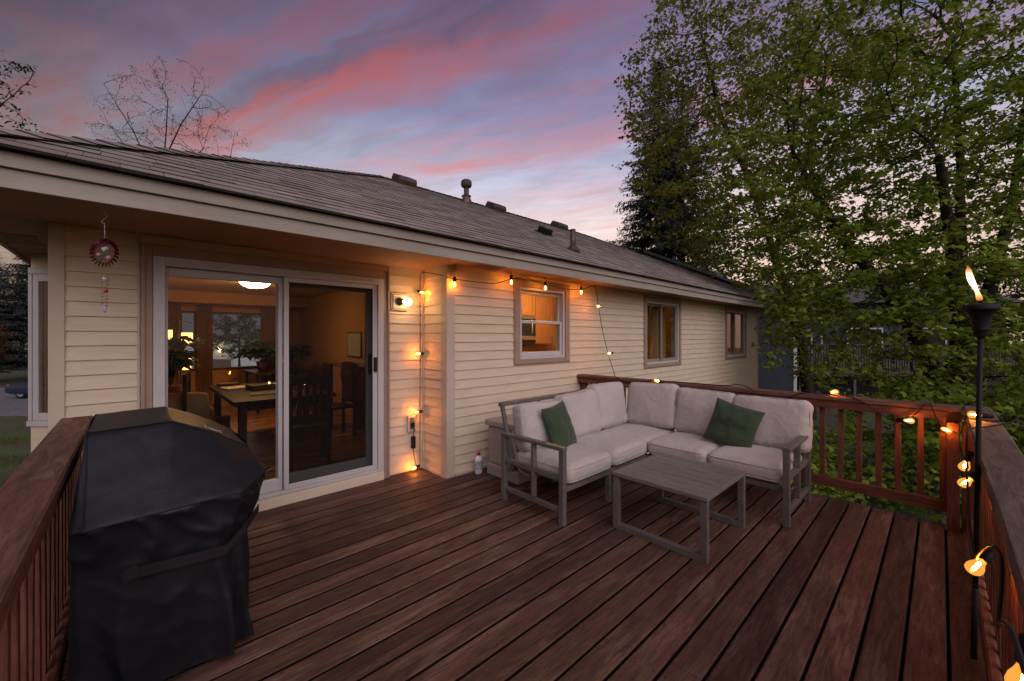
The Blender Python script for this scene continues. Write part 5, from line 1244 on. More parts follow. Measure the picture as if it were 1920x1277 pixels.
# generic broadleaf for the background
b0 = far(34, 30, GZ); st = chain([b0, far(34, 30, 1.5), far(34, 30, 4)])
at = np.concatenate([ell(rg, 300, far(34, 30, 6.0), (4.2, 4.2, 4.2)), ell(rg, 90, far(34, 31.5, 3.0), (3.4, 2.0, 3.0))])
bgt = grow_tree('background_tree', 'dark green tree far behind the maple, beside the navy house deck', 'tree', b0, st, at, 25, 0.45, 0.6, 0.012, (M['darkleaf'], 20, 0.42, 0.27, OL), M['barkdark'], 'background trees', 0.0, 0.3, 0.0, 2.2)
for i, (d, lat, s_, lb, mt) in enumerate(((40, 24.5, 0.62, 'low background tree rising behind the navy house roof', 'midleaf'), (30, 36.5, 0.8, 'background tree at the right edge behind the torch pole', None), (44, 44, 1.0, 'tall background tree far off at the right edge', None), (38, 38, 0.9, 'mid distance tree between the maple stems', 'midleaf'), (46, 21.5, 0.55, 'pale green background tree over the low end of the roof', 'midleaf'), (48, 33, 1.0, 'distant dark tree right of the navy house', None),
                                          (27, -36.2, 0.42, 'reddish leaved tree across the street behind the blue car', 'redleaf'), (46, -56, 1.0, 'dark broadleaf tree across the street at the left edge', None), (31, -21, 0.55, 'street tree seen through the dining room window', None))):
    c = copy_tree(bgt); c.location = far(d, lat, GZ); c.scale = (s_,) * 3; c.rotation_euler[2] = i * 1.3 + 0.5; c['label'] = lb
    if mt:
        for ch in c.children:
            if ch.name.startswith('crown'): ch.data = ch.data.copy(); ch.data.materials[0] = M[mt]
# shrubs beyond the railing
b0 = far(6.6, 4.2, GZ)
st = chain([b0, far(6.6, 4.25, GZ + 0.4)])
at = ell(rg, 130, far(6.8, 4.4, GZ + 0.95), (0.9, 0.85, 0.8))
shr = grow_tree('leafy_shrub', 'young maple shrub growing below the far railing beside the sofa arm', 'shrub', b0, st, at, 26, 0.16, 0.2, 0.005, (M['maple'], 7, 0.13, 0.105, ML), M['bark'], 'shrubs below the deck', 0.0, 0.04, 0.0, 2.2)
for i, (d, lat, s_, lb) in enumerate(((7.2, 5.6, 1.15, 'bright shrub seen through the balusters left of the corner post'), (8.6, 3.9, 1.2, 'shrub behind the sofa end at the foot of the house wall'), (9.5, 10.6, 1.4, 'shrub outside the torch-side railing at the right edge'), (7.0, 7.4, 1.1, 'shrub close behind the corner post of the deck'))):
    c = copy_tree(shr); c.location = far(d, lat, GZ); c.scale = (s_,) * 3; c.rotation_euler[2] = i * 1.9 + 0.7; c['label'] = lb
# grass
rng = np.random.default_rng(77)
def tufts(n, region):
    p = region(n); k = len(p); a_ = rng.random(k) * 6.283
    tip = np.stack([np.cos(a_) * 0.5, np.sin(a_) * 0.5, np.ones(k)], 1); return p, tip
def reg(n):
    A = np.stack([rng.uniform(-6, -0.9, n), rng.uniform(2, 22, n), np.full(n, GZ - 0.02)], 1); B_ = np.stack([rng.uniform(5, 16, n // 2), rng.uniform(-5, 3.3, n // 2), np.full(n // 2, GZ - 0.02)], 1)
    P_ = np.concatenate([A, B_]); keep = np.array([noise.noise(Vector((p[0] * 0.45, p[1] * 0.45, 2.0))) > -0.08 for p in P_]); return P_[keep]
p, tp = tufts(26000, reg)
g_ = leaves('grass', p, tp, rng.normal(size=(len(p), 3)), rng.uniform(0.06, 0.17, len(p)), leafmat('grass_blades', [(0.03, 0.055, 0.012), (0.07, 0.11, 0.022), (0.12, 0.15, 0.03)], 0.3), None, np.array([(-0.05, 0, 0), (0.05, 0, 0), (0.0, 1, 0.15)]), [(0, 1, 2)], rng=rng)
g_['kind'] = 'stuff'; g_['label'] = 'patchy short grass on the lawn around the deck'

# ------------------------------------------------------------------ navy neighbour house
NB = thing('neighbour_house', 'dark navy sided house with a raised wooden deck beyond the end of the cream house', 'house', far(22, 15.5, GZ))
M['navy'] = simple('navy_siding', (0.022, 0.027, 0.045), 0.6, 0.1, 4); M['greydeck'] = simple('weathered_grey_timber', (0.10, 0.092, 0.095), 0.85, 0.2, 8)
M['nwhite'] = simple('pale_trim', (0.42, 0.42, 0.42), 0.6, 0.06, 4); M['dark'] = simple('dark_glass', (0.015, 0.017, 0.02), 0.12)
def lapwall(mb, d, l0, l1, z0, z1, ch=0.11):
    z = z0
    while z < z1:
        h = min(ch, z1 - z); a_ = far(d - 0.016, l0, z); b_ = far(d - 0.016, l1, z); c_ = far(d, l1, z + h); e_ = far(d, l0, z + h)
        mb.quad(a_, b_, c_, e_); mb.quad(far(d, l0, z), far(d, l1, z), b_, a_); z += ch
nw = MB(); lapwall(nw, 22, 5.0, 15.35, GZ - 0.3, 3.2); lapwall(nw, 24.6, 15.5, 30, GZ - 0.3, 3.6)
obj('siding_wall', nw, M['navy'], NB)
def fbox(mb, d0, d1, l0, l1, z0, z1): mb.obox(far(d0, l0, z0), RT * (l1 - l0), FW * (d1 - d0), (0, 0, z1 - z0)); return mb
obj('wall_core', fbox(fbox(MB(), 22.02, 33, 5.05, 15.4, GZ - 0.3, 3.19), 24.62, 33, 15.41, 29.9, GZ - 0.3, 3.59), M['navy'], NB)
obj('corner_trim', fbox(MB(), 21.96, 22.14, 15.36, 15.54, GZ - 0.3, 3.1), M['nwhite'], NB)
nr2 = MB(); rg1 = far(21.4, 7.0, 6.1); e1 = far(21.4, 16.2, 2.95); bk = FW * 12
nr2.quad(rg1, e1, e1 + bk, rg1 + bk); nr2.quad(rg1 - Vector((0, 0, 0.14)), rg1, rg1 + bk, rg1 + bk - Vector((0, 0, 0.14))); nr2.quad(e1 - Vector((0, 0, 0.16)), rg1 - Vector((0, 0, 0.16)), rg1, e1); nr2.quad(e1, e1 - Vector((0, 0, 0.16)), e1 + bk - Vector((0, 0, 0.16)), e1 + bk)
e0 = far(21.4, -2.0, 2.95); nr2.quad(e0, rg1, rg1 + bk, e0 + bk)
f1_ = far(24.0, 15.2, 5.2); f2_ = far(24.0, 31, 5.2); nr2.quad(far(23.9, 15.2, 3.5), far(23.9, 31, 3.5), far(29, 31, 5.2), far(29, 15.2, 5.2))
nro = obj('roof', nr2, simple('grey_shingles', (0.10, 0.11, 0.13), 0.9, 0.15, 12), NB)
gb = MB(); gb.add([far(22.0, 5, 3.18), far(22.0, 15.35, 3.18), far(22.0, 7.0, 5.95)], [(0, 1, 2)]); obj('gable', gb, M['navy'], NB)
obj('roof_vent', fbox(MB(), 22.6, 23.0, 12.2, 12.8, 4.35, 4.62), M['vent'], nro)
ND = obj('raised_deck', fbox(fbox(MB(), 22.1, 24.59, 15.56, 29, -0.62, -0.40), 22.08, 22.16, 15.56, 29, -0.72, -0.42), M['greydeck'], NB)
rl = MB(); fbox(rl, 22.08, 22.16, 15.56, 29, 0.98, 1.06); fbox(rl, 22.1, 22.14, 15.56, 29, -0.25, -0.17)
for i in range(90): fbox(rl, 22.06, 22.1, 15.62 + i * 0.148, 15.70 + i * 0.148, -0.7, 1.02)
obj('deck_railing', rl, M['greydeck'], ND)
for l_ in (18.8, 22.3, 26): obj('deck_post', fbox(MB(), 22.15, 22.29, l_, l_ + 0.14, GZ - 0.2, -0.63), M['greydeck'], ND)
def nwin(l0, l1, z0, z1, nm='window'):
    w = MB(); d = 24.56
    fbox(w, d - 0.03, d + 0.03, l0, l0 + 0.09, z0, z1); fbox(w, d - 0.03, d + 0.03, l1 - 0.09, l1, z0, z1); fbox(w, d - 0.03, d + 0.03, l0 + 0.09, l1 - 0.09, z1 - 0.09, z1); fbox(w, d - 0.03, d + 0.03, l0 + 0.09, l1 - 0.09, z0, z0 + 0.09)
    o = obj(nm, w, M['nwhite'], NB); obj('pane', fbox(MB(), d + 0.005, d + 0.012, l0 + 0.09, l1 - 0.09, z0 + 0.09, z1 - 0.09), M['dark'], o)
nwin(16.6, 18.3, -0.35, 1.9, 'patio_door'); nwin(20.4, 22.6, 0.7, 2.0); nwin(15.9, 17.6, GZ + 0.1, -0.8, 'patio_door'); nwin(19.0, 20.2, GZ + 0.6, -0.8); nwin(24.5, 26.5, 0.5, 2.0)
dpm = MB(); dpm.tube([far(24.4, 18.75, 3.4), far(24.4, 18.75, -1.1), far(24.1, 18.6, -1.3)], 0.05, 8); obj('downpipe', dpm, M['nwhite'], NB)
# house across the street with a lit porch lamp
SH = thing('street_house', 'pale house with a garage door and lit porch lamp across the street', 'house', far(40, -28, GZ))
shm = MB(); fbox(shm, 40, 50, -40, -18, GZ - 0.2, 1.6); lapwall(shm, 39.99, -40, -18, GZ - 0.2, 1.6, 0.2)
obj('wall', shm, simple('pale_siding', (0.42, 0.43, 0.45), 0.7, 0.05, 3), SH)
shr_ = MB(); shr_.quad(far(39.3, -41, 1.6), far(39.3, -17, 1.6), far(45, -17, 4.2), far(45, -41, 4.2)); shr_.quad(far(45, -41, 4.2), far(45, -17, 4.2), far(50.7, -17, 1.6), far(50.7, -41, 1.6))
shr_.quad(far(39.3, -17, 1.6), far(39.3, -41, 1.6), far(39.3, -41, 1.4), far(39.3, -17, 1.4))
obj('roof', shr_, simple('street_shingles', (0.12, 0.12, 0.13), 0.9, 0.1, 9), SH)
gd = MB()
for i in range(4): fbox(gd, 39.9, 39.96, -27.6, -22.8, GZ + 0.02 + i * 0.55, GZ + 0.55 + i * 0.55)
obj('garage_door', gd, simple('garage_paint', (0.55, 0.56, 0.58), 0.6, 0.03, 3), SH)
obj('brick_base', fbox(MB(), 39.88, 39.975, -29.8, -27.9, GZ, GZ + 1.2), simple('brown_brick', (0.16, 0.10, 0.08), 0.85, 0.2, 20), SH)
obj('porch_lamp', fbox(MB(), 39.7, 39.87, -29.0, -28.8, 0.0, 0.32), emit('porch_lamp_glow', (1.0, 0.6, 0.28), 25.0), SH)

# ------------------------------------------------------------------ parked car
CR = thing('parked_car', 'dark blue car with silver wheels parked at the street kerb left of the house', 'car', far(22.2, -24.7, GZ + 0.16))
cz = GZ + 0.16; cl = lambda s_, z, w: far(22.2 + w, -26.95 + s_, cz + z)       # s along the car, nose at s = 0
side = [(0.05, 0.32), (0.0, 0.55), (0.12, 0.70), (0.55, 0.82), (1.15, 0.93), (1.45, 0.96), (2.05, 1.33), (2.5, 1.43), (3.3, 1.41), (3.85, 1.10), (4.35, 0.98), (4.45, 0.75), (4.42, 0.40), (4.2, 0.26), (0.4, 0.24)]
bm_ = MB(); K = 8; n = len(side); vs = []
for k in range(K + 1):
    w = -0.85 + 1.7 * k / K; e = abs(w) / 0.85
    for (s_, z) in side:
        inset = (e ** 4) * (0.10 if z > 0.95 else 0.05)
        ss = s_ + (2.2 - s_) / 2.2 * inset * 0.6; zz = z - (e ** 5) * (0.06 if z > 0.9 else 0.0)
        ww = w * (0.80 if z > 1.2 else 0.97 if z > 0.9 else 1.0)
        vs.append(cl(ss, zz, ww))
fs = [(k * n + i, (k + 1) * n + i, (k + 1) * n + (i + 1) % n, k * n + (i + 1) % n) for k in range(K) for i in range(n)]
fs += [tuple(range(n)), tuple(reversed(range(K * n, K * n + n)))]
m, nt, b = newmat('blue_car_paint'); b.inputs['Base Color'].default_value = (0.012, 0.022, 0.075, 1); b.inputs['Roughness'].default_value = 0.25; b.inputs['Metallic'].default_value = 0.3; b.inputs['Coat Weight'].default_value = 0.6
body = obj('body', bm_.add(vs, fs, True), m, CR, 0.02)
for nm, pts in (('side_window', [(1.75, 1.02), (2.12, 1.28), (2.62, 1.36), (2.62, 1.02)]), ('side_window', [(2.70, 1.02), (2.70, 1.36), (3.28, 1.34), (3.62, 1.06)])):
    a_ = [cl(s_, z, -0.83 + (0.10 if z < 1.2 else 0.02) * -1 + (0.14 if z > 1.2 else 0)) for s_, z in pts]; g2 = MB(); g2.add(a_ + [p + FW * 0.03 for p in a_], [(3, 2, 1, 0), (0, 1, 2, 3)]); obj(nm, g2, M['dark'], CR)
for s_ in (0.82, 3.55):
    for w in (-0.80, 0.62):
        o = cl(s_, 0.315, w); q = Vector((0, 0, 1)).rotation_difference(FW).to_matrix()
        wl_ = thing('wheel', '', '', tuple(o)) if False else obj('wheel', MB().lathe([(0.20, 0.0), (0.30, 0.0), (0.315, 0.03), (0.315, 0.16), (0.30, 0.19), (0.2, 0.19)], o, 24, q), M['black'], CR)
        rm_ = MB().lathe([(0.02, -0.025), (0.06, -0.02), (0.07, -0.002)], o, 20, q)
        for k in range(5):
            a_ = k * 1.2566; d1 = RT * math.cos(a_) + Vector((0, 0, 1)) * math.sin(a_); rm_.bar(o - FW * 0.012 + d1 * 0.05, o - FW * 0.012 + d1 * 0.2, 0.05, 0.02, FW)
        rm_.lathe([(0.185, -0.012), (0.205, -0.016), (0.205, -0.002), (0.185, -0.002)], o, 24, q); obj('rim', rm_, simple('silver_alloy', (0.5, 0.5, 0.52), 0.35, 0.05, 5, metal=0.6), wl_)
obj('headlight', MB().obox(cl(0.10, 0.60, -0.80), RT * 0.38, FW * 0.1, (0, 0, 0.13)), simple('lamp_lens', (0.6, 0.6, 0.62), 0.15), CR, 0.02)

# ------------------------------------------------------------------ indoors
M['lampshade'] = emit('lit_paper_shade', (1.0, 0.46, 0.13), 3.5)
M['darkwood'] = simple('dark_stained_wood', (0.035, 0.017, 0.011), 0.42, 0.15, 5, stretch=(1, 8, 8))
CL = thing('ceiling_light', 'round glowing glass bowl light on the dining room ceiling', 'ceiling light', (1.45, 7.7, 2.4))
obj('bowl', MB().lathe([(0.225, -0.03), (0.22, -0.05), (0.17, -0.10), (0.09, -0.13), (0.001, -0.138)], (1.45, 7.7, 2.42), 28), emit('lit_glass_bowl', (1.0, 0.50, 0.17), 75.0), CL)
obj('canopy', MB().lathe([(0.10, -0.028), (0.23, -0.029), (0.23, -0.012), (0.1, 0.0)], (1.45, 7.7, 2.398), 28), M['galv'], CL)
FL = thing('floor_lamp', 'tall dark floor lamp with three small square paper shades in the living room', 'lamp', (0.50, 8.0, 0))
obj('pole', MB().lathe([(0.14, 0), (0.14, 0.02), (0.012, 0.03), (0.012, 1.75)], (0.50, 8.0, 0), 12).tube([(0.3, 8.0, 1.72), (0.5, 8.0, 1.74), (0.66, 8.0, 1.7)], 0.008, 6).tube([(0.5, 8.0, 1.25), (0.62, 8.0, 1.2)], 0.007, 6), M['darkmetal'], FL)
for (x, z) in ((0.60, 1.46), (0.36, 1.50), (0.58, 1.06)): obj('lamp_shade', MB().box(x - 0.065, x + 0.065, 7.93, 8.06, z - 0.08, z + 0.09), M['lampshade'], FL, 0.006)
DT = thing('dining_table', 'dark wooden dining table behind the sliding door glass', 'table', (1.35, 6.3, 0))
obj('tabletop', MB().box(0.82, 1.95, 5.45, 7.55, 0.70, 0.75), simple('worn_dark_tabletop', (0.016, 0.010, 0.008), 0.5, 0.2, 5, spec=0.12), DT, 0.006)
obj('apron', MB().box(0.92, 1.85, 5.55, 7.45, 0.62, 0.698), M['darkwood'], DT)
for x in (0.88, 1.82):
    for y in (5.52, 7.42): obj('leg', MB().box(x, x + 0.08, y, y + 0.08, 0, 0.699), M['darkwood'], DT, 0.004)
def chair(name_label, x, y, rz_):
    t = thing('dining_chair', name_label, 'chair', (x, y, 0), 'dining chairs'); Tm = TR((x, y, 0), 0, 0, rz_)
    def pb(nm, boxes):
        mb = MB()
        for (a_, b_, c_, d_, e_, f_) in boxes:
            k = MB().box(a_, b_, c_, d_, e_, f_); mb.add([Tm @ Vector(p) for p in k.v], k.f)
        obj(nm, mb, M['darkwood'], t, 0.004)
    pb('seat', [(-0.22, 0.22, -0.22, 0.22, 0.43, 0.47)])
    for sx_ in (-0.22, 0.18):
        pb('leg', [(sx_, sx_ + 0.04, -0.22, -0.18, 0, 0.429)]); pb('leg', [(sx_, sx_ + 0.04, 0.181, 0.221, 0, 1.05)])
    pb('backrest', [(-0.179, 0.179, 0.19, 0.215, 0.95, 1.04), (-0.179, 0.179, 0.19, 0.215, 0.55, 0.60)] + [(-0.14 + i * 0.075, -0.10 + i * 0.075, 0.195, 0.21, 0.601, 0.949) for i in range(4)])
    return t
chair('dark dining chair at the couch side of the table', 0.66, 6.15, 80); chair('dark dining chair at the near end of the table', 1.5, 5.15, 172); chair('dark dining chair carrying the red jacket', 2.2, 6.2, -88); chair('dark dining chair at the far side of the table by the wall', 2.15, 7.0, -92)
jk = MB(); place(jk, soft_box((0.10, 0.44, 0.60), 0.045, 0.0, 12, 0.028, 4, 7.0), TR((2.405, 6.2, 0.80))); place(jk, soft_box((0.09, 0.12, 0.5), 0.04, 0.0, 8, 0.02, 5, 8.0), TR((2.46, 6.44, 0.74), 8, 6)); place(jk, soft_box((0.09, 0.12, 0.5), 0.04, 0.0, 8, 0.02, 6, 8.0), TR((2.46, 5.96, 0.74), -8, 6))
tag(obj('jacket', jk, simple('maroon_cloth', (0.10, 0.016, 0.02), 0.9, 0.2, 8)), 'maroon jacket hung over the back of a dining chair', 'jacket')
SF = thing('couch', 'beige couch seen from behind in the living room', 'couch', (0.25, 6.9, 0))
cm = fabric('beige_upholstery', (0.30, 0.20, 0.11), (0.24, 0.155, 0.085), 200)
mb = MB(); place(mb, soft_box((0.95, 0.24, 0.78), 0.07, 0.05, 8, 0.008, 1), TR((0.2, 6.2, 0.42))); obj('backrest', mb, cm, SF)
mb = MB(); place(mb, soft_box((0.95, 0.9, 0.40), 0.07, 0.05, 8, 0.008, 2), TR((0.2, 6.78, 0.22))); obj('seat', mb, cm, SF)
mb = MB(); place(mb, soft_box((0.26, 0.9, 0.62), 0.10, 0.05, 8, 0.008, 3), TR((0.62, 6.80, 0.33))); obj('armrest', mb, cm, SF)
def curtain(label, x0, x1, y, z0, z1, mat, ax='x', folds=9, amp=0.03, group=None):
    mb = MB(); n = folds * 8; vs = []
    for (off) in (0.0, 0.006):
        for i in range(n + 1):
            t = i / n; o = amp * math.sin(t * folds * 2 * math.pi) + 0.3 * amp * math.sin(t * 17)
            for z in (z0, z1):
                vs.append((x0 + (x1 - x0) * t, y + o * (1 if z == z0 else 0.8) + off, z))
    m2 = (n + 1) * 2
    fs = [(2 * i, 2 * i + 2, 2 * i + 3, 2 * i + 1) for i in range(n)] + [(m2 + 2 * i + 1, m2 + 2 * i + 3, m2 + 2 * i + 2, m2 + 2 * i) for i in range(n)]
    mb.add(vs, fs, True); return tag(obj('curtain', mb, mat), label, 'curtain', group)
mc = leafmat('brown_curtain', [(0.46, 0.27, 0.12), (0.40, 0.23, 0.10)], 0.4); mo = leafmat('orange_curtain', [(0.55, 0.24, 0.05), (0.55, 0.24, 0.05)], 0.5); mg2 = leafmat('olive_curtain', [(0.16, 0.12, 0.06), (0.16, 0.12, 0.06)], 0.35)
gcu = 'brown curtains at the far window'
curtain('brown curtain left of the picture window in the dining room', 0.97, 1.24, YB - 0.30, 0.1, 2.16, mc, group=gcu); curtain('brown curtain right of the picture window in the dining room', 2.14, 2.46, YB - 0.30, 0.1, 2.16, mc, group=gcu); curtain('brown curtain behind the floor lamp', 0.30, 0.72, YB - 0.30, 0.1, 2.16, mc, group=gcu)
curtain('olive curtain in the left half of the middle window', 6.60, 7.16, YW + 0.24, 0.9, 2.18, mg2); curtain('reddish brown curtain in the right half of the middle window', 7.30, 7.80, YW + 0.24, 0.9, 2.18, mc)
curtain('orange curtain in the left half of the farthest window', 10.5, 11.05, YW + 0.24, 0.9, 2.18, mo, group='orange curtains'); curtain('orange curtain in the right half of the farthest window', 11.25, 11.9, YW + 0.24, 0.9, 2.18, mo, group='orange curtains')
def lamp_on(label, x, y, z, e=12.0):
    t = thing('table_lamp', label, 'lamp', (x, y, z)); obj('lamp_base', MB().lathe([(0.05, 0), (0.055, 0.02), (0.015, 0.05), (0.02, 0.14), (0.01, 0.16)], (x, y, z), 14), M['darkmetal'], t)
    obj('lamp_shade', MB().lathe([(0.085, 0.15), (0.05, 0.30)], (x, y, z), 20), emit('lit_shade', (1.0, 0.5, 0.16), e), t)
def cabinet(label, x0, x1, y0, y1, z0, z1, mat, doors=2, name='kitchen_cabinet', group=None):
    t = thing(name, label, 'cabinet', ((x0 + x1) / 2, (y0 + y1) / 2, z0), group); obj('carcass', MB().box(x0, x1, y0 + 0.02, y1, z0, z1), mat, t)
    w = (x1 - x0) / doors
    for i in range(doors):
        a_ = x0 + i * w + 0.004; b_ = x0 + (i + 1) * w - 0.004; mb = MB(); frame_rect(mb, a_, b_, z0 + 0.004, z1 - 0.004, y0, y0 + 0.019, 0.055, 0.055, 0.055, 0.055); mb.box(a_ + 0.056, b_ - 0.056, y0 + 0.008, y0 + 0.018, z0 + 0.06, z1 - 0.06)
        d_ = obj('cabinet_door', mb, mat, t); hx = b_ - 0.03 if i % 2 == 0 else a_ + 0.03; obj('handle', MB().box(hx - 0.006, hx + 0.006, y0 - 0.02, y0 - 0.001, z0 + 0.05, z0 + 0.13), M['galv'], d_)
    return t
mh = simple('honey_oak', (0.36, 0.17, 0.055), 0.4, 0.12, 4, stretch=(6, 6, 1))
cabinet('honey oak wall cabinet above the microwave in the kitchen', 4.50, 5.29, 5.02, 5.355, 1.87, 2.36, mh, 2, group='kitchen cabinets'); cabinet('tall honey oak wall cabinet right of the microwave', 5.30, 5.78, 5.02, 5.355, 1.36, 2.36, mh, 1, group='kitchen cabinets'); cabinet('honey oak base cabinet under the dark counter', 4.3, 6.4, 4.80, 5.355, 0.0, 0.88, mh, 4, group='kitchen cabinets')
tag(obj('countertop', MB().box(4.28, 6.42, 4.77, 5.357, 0.882, 0.92), simple('dark_stone', (0.04, 0.032, 0.028), 0.25, 0.2, 30)), 'dark stone counter in the kitchen', 'counter')
MW = thing('microwave', 'black microwave with a steel base strip above the stove', 'microwave', (4.9, 5.15, 1.43))
obj('microwave_body', MB().box(4.52, 5.28, 5.0, 5.355, 1.43, 1.80), M['black'], MW, 0.006); obj('steel_strip', MB().box(4.52, 5.28, 4.985, 4.999, 1.432, 1.50), simple('brushed_steel', (0.5, 0.48, 0.45), 0.3, 0.05, 20, metal=0.8), MW); obj('handle', MB().tube([(5.16, 4.99, 1.51), (5.14, 4.95, 1.58), (5.13, 4.945, 1.66), (5.15, 4.95, 1.74), (5.17, 4.99, 1.79)], 0.014, 8), simple('steel', (0.6, 0.58, 0.55), 0.25, metal=0.7), MW)
obj('steel_hood', MB().box(4.52, 5.28, 4.99, 5.355, 1.802, 1.868), simple('hood_steel', (0.4, 0.38, 0.36), 0.3, metal=0.8), MW, 0.004)
tag(obj('outlet_plate', MB().box(5.22, 5.285, 5.348, 5.358, 1.20, 1.32), M['white']), 'white outlet plate on the kitchen wall under the microwave corner', 'outlet')
KL = thing('ceiling_light', 'glowing round light on the kitchen ceiling', 'ceiling light', (4.9, 4.3, 2.4)); obj('diffuser', MB().lathe([(0.17, -0.005), (0.18, -0.03), (0.14, -0.07), (0.001, -0.09)], (4.9, 4.3, 2.4), 24), emit('kitchen_light', (1.0, 0.55, 0.20), 110.0), KL)
lamp_on('small lit lamp on the sill behind the middle window', 6.98, 3.98, 0.93, 12.0); lamp_on('lit lamp glowing behind the orange curtains of the farthest window', 11.2, 4.9, 1.2, 50.0); lamp_on('lit lamp deep inside the middle window room', 7.6, 5.6, 1.1, 25.0)
for (nm_, bx_, lb_) in (('nightstand', (6.85, 7.12, 3.90, 4.1, -0.004, 0.929), 'narrow stand carrying the small lamp behind the middle window'), ('dresser', (10.9, 11.5, 4.7, 5.1, -0.004, 1.199), 'dresser carrying the lamp behind the orange curtains'), ('dresser', (7.3, 7.9, 5.4, 5.8, -0.004, 1.099), 'dresser carrying the lamp deep inside the middle room')):
    tag(obj(nm_, MB().box(*bx_), M['darkwood'], None, 0.005), lb_, nm_)
PN = thing('kitchen_peninsula', 'dark peninsula counter with white top between dining room and kitchen', 'counter', (3.1, 6.2, 0))
obj('base', MB().box(2.62, 3.8, 6.0, 6.62, 0.0, 1.02), M['darkwood'], PN); obj('counter_top', MB().box(2.56, 3.86, 5.94, 6.68, 1.022, 1.06), simple('pale_laminate', (0.5, 0.46, 0.4), 0.4), PN)
kt = MB().lathe([(0.06, 0), (0.065, 0.05), (0.06, 0.14), (0.045, 0.17), (0.02, 0.18)], (2.76, 6.15, 1.061), 16); kt.tube([(2.70, 6.15, 1.10), (2.66, 6.15, 1.14), (2.67, 6.15, 1.2), (2.71, 6.15, 1.21)], 0.008, 6)
tag(obj('kettle', kt, simple('cream_enamel', (0.6, 0.5, 0.36), 0.35)), 'cream kettle on the white peninsula top', 'kettle')
WBd = thing('whiteboard', 'pale board in a thin frame leaning on the brown dining room wall', 'whiteboard', (2.98, 7.45, 1.3))
obj('board', MB().box(2.975, 2.985, 7.15, 7.75, 1.13, 1.55), simple('board_white', (0.5, 0.52, 0.5), 0.5, 0.08, 12), WBd); fb_ = MB(); 
for (a_, b_, c_, d_) in ((7.13, 7.77, 1.55, 1.575), (7.13, 7.77, 1.105, 1.13), (7.13, 7.149, 1.13, 1.55), (7.751, 7.77, 1.13, 1.55)): fb_.box(2.972, 2.992, a_, b_, c_, d_)
obj('frame', fb_, M['darkwood'], WBd)
tag(obj('side_shelf', MB().box(2.75, 2.995, 6.95, 7.9, 0.92, 1.0), simple('shelf_wood', (0.22, 0.13, 0.07), 0.5), None, 0.005), 'shelf ledge under the pale board', 'shelf')
def plant(label, loc, h, rad, n, size, seed, mat, potr=0.11):
    rng = np.random.default_rng(seed); t = thing('potted_plant', label, 'plant', loc, 'houseplants'); o = Vector(loc)
    obj('pot', MB().lathe([(potr * 0.7, 0), (potr, 0.16), (potr * 1.05, 0.18), (potr * 0.9, 0.18), (potr * 0.85, 0.15)], o, 18), simple('terracotta', (0.22, 0.09, 0.05), 0.7), t)
    sm_ = MB(); ends = []
    for i in range(16):
        a_ = rng.random() * 6.283; rr_ = rad * rng.uniform(0.15, 0.8); e = o + Vector((rr_ * math.cos(a_), rr_ * math.sin(a_), 0.16 + h * rng.uniform(0.4, 0.95))); sm_.tube([o + Vector((0, 0, 0.15)), o.lerp(e, 0.5) + Vector((0, 0, h * 0.12)), e], 0.004, 4); ends.append(tuple(e))
    obj('stem', sm_, M['bark'], t)
    pos, tp, nr_, sz = cluster(rng, np.array(ends), n // 16, rad * 0.35, size, 0.8, 0.3); leaves('foliage', pos, tp, nr_, sz, mat, t, OVAL, OVAL_F, rng=rng)
plant('bushy fern like plant on the far windowsill side table', (2.02, 9.9, 0.78), 0.45, 0.42, 420, 0.20, 41, M['midleaf'], 0.14); plant('leafy plant right of the fern by the dining table', (2.35, 9.2, 0.78), 0.38, 0.45, 380, 0.15, 42, M['darkleaf'], 0.14); plant('trailing plant beside the floor lamp', (0.38, 7.5, 0.62), 0.75, 0.33, 220, 0.2, 43, M['darkleaf'], 0.12)
for (bx_, lb_) in (((1.7, 2.75, 9.0, 10.15, 0.0, 0.779), 'plant table under the far dining room window'), ((0.2, 0.6, 7.3, 7.72, 0.0, 0.619), 'plant stand beside the floor lamp')):
    t = thing('plant_stand', lb_, 'stand', (bx_[0], bx_[2], 0)); obj('top', MB().box(bx_[0], bx_[1], bx_[2], bx_[3], bx_[5] - 0.04, bx_[5]), M['darkwood'], t)
    for x in (bx_[0] + 0.03, bx_[1] - 0.07):
        for y in (bx_[2] + 0.03, bx_[3] - 0.07): obj('leg', MB().box(x, x + 0.04, y, y + 0.04, 0, bx_[5] - 0.041), M['darkwood'], t)
papm = simple('paper', (0.55, 0.48, 0.38), 0.7, 0.1, 20)
for (x, y, w, d, h, a_, lb_, mt) in ((1.12, 6.9, 0.42, 0.3, 0.02, 10, 'flat stack of pale papers on the far half of the dining table', papm), (1.25, 6.0, 0.36, 0.27, 0.012, -8, 'dark folder lying on the near end of the dining table', M['darkmetal']), (1.6, 6.9, 0.3, 0.22, 0.03, 22, 'small pile of mail on the dining table', papm)):
    mb = MB(); k = MB().box(-w / 2, w / 2, -d / 2, d / 2, 0, h); mb.add([TR((x, y, 0.7505), 0, 0, a_) @ Vector(p) for p in k.v], k.f); tag(obj('papers', mb, mt), lb_, 'papers')
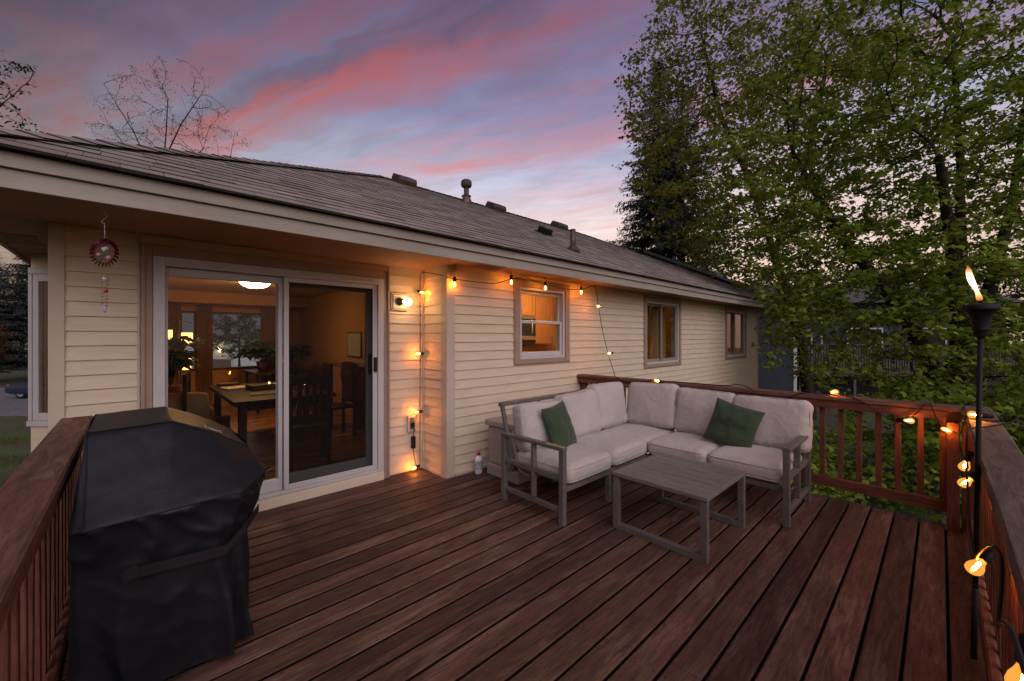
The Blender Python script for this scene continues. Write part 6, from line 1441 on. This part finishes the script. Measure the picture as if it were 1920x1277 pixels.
for (x, y, w, d, h, a_, lb_, mt) in ((1.30, 6.55, 0.30, 0.22, 0.07, 15, 'small dark box standing on the dining table', M['darkmetal']), (1.75, 6.75, 0.28, 0.2, 0.10, -20, 'folded red cloth on the far side of the dining table', simple('red_cloth', (0.16, 0.03, 0.02), 0.9, 0.2, 9)), (1.02, 7.25, 0.25, 0.18, 0.05, 5, 'closed book at the far end of the dining table', simple('book_cover', (0.10, 0.06, 0.03), 0.6))):
    mb = MB(); k = MB().box(-w / 2, w / 2, -d / 2, d / 2, 0, h); mb.add([TR((x, y, 0.7505), 0, 0, a_) @ Vector(p) for p in k.v], k.f); tag(obj({'s': 'box', 'f': 'folded_cloth', 'c': 'book'}[lb_[0]], mb, mt, None, 0.008), lb_, {'s': 'box', 'f': 'cloth', 'c': 'book'}[lb_[0]])
for (x, y, lb_) in ((1.58, 6.2, 'clear drinking glass nearest the door on the dining table'), (1.15, 6.6, 'drinking glass beside the pale papers on the dining table')):
    gl_ = MB().lathe([(0.03, 0.0), (0.035, 0.10), (0.033, 0.10), (0.028, 0.006)], (x, y, 0.7505), 14); tag(obj('drinking_glass', gl_, M['glass']), lb_, 'glass', 'glasses on the dining table')
bx3 = thing('shoe_pile', 'red and dark shoes lying on the floor inside the door', 'shoes', (0.98, 4.62, 0)) if False else None
for (x, y, a_, mt, lb_) in ((0.80, 4.62, 30, M['red'], 'red shoe lying on the floor inside the glass door'), (0.92, 4.72, -15, M['black'], 'black shoe lying on the floor inside the glass door')):
    mb = MB(); place(mb, soft_box((0.10, 0.27, 0.09), 0.035, 0.2, 6, 0.012, 3), TR((x, y, 0.045), 0, 0, a_)); tag(obj('shoe', mb, mt), lb_, 'shoe')
cdm = [(1.55, 5.9, 0.77), (1.5, 5.46, 0.765), (1.45, 5.42, 0.6), (1.3, 5.3, 0.25), (1.2, 5.2, 0.02), (1.0, 5.0, 0.01)]
tag(obj('power_cord', MB().tube(cdm, 0.006, 6), simple('pale_cord', (0.45, 0.38, 0.3), 0.6)), 'pale cord hanging from the dining table to the floor', 'cord')
tag(obj('door_mat', MB().box(1.35, 2.1, 4.45, 4.95, -0.003, 0.012), simple('dark_mat', (0.05, 0.038, 0.03), 0.95, 0.2, 30), None, 0.004), 'dark door mat on the oak floor inside the sliding door', 'mat')
cnd = thing('candle_tray', 'row of small lit candles on the dining table', 'candles', (1.5, 6.55, 0.75))
for i, (x, y) in enumerate(((1.42, 6.62), (1.62, 6.45), (1.78, 6.2))): obj('candle', MB().lathe([(0.025, 0), (0.025, 0.05), (0.01, 0.055)], (x, y, 0.7505), 12), papm, cnd); obj('flame', MB().ball((x, y, 0.82), 0.011, 1.6, 8), emit('candle_flame', (1.0, 0.45, 0.12), 30.0), cnd)
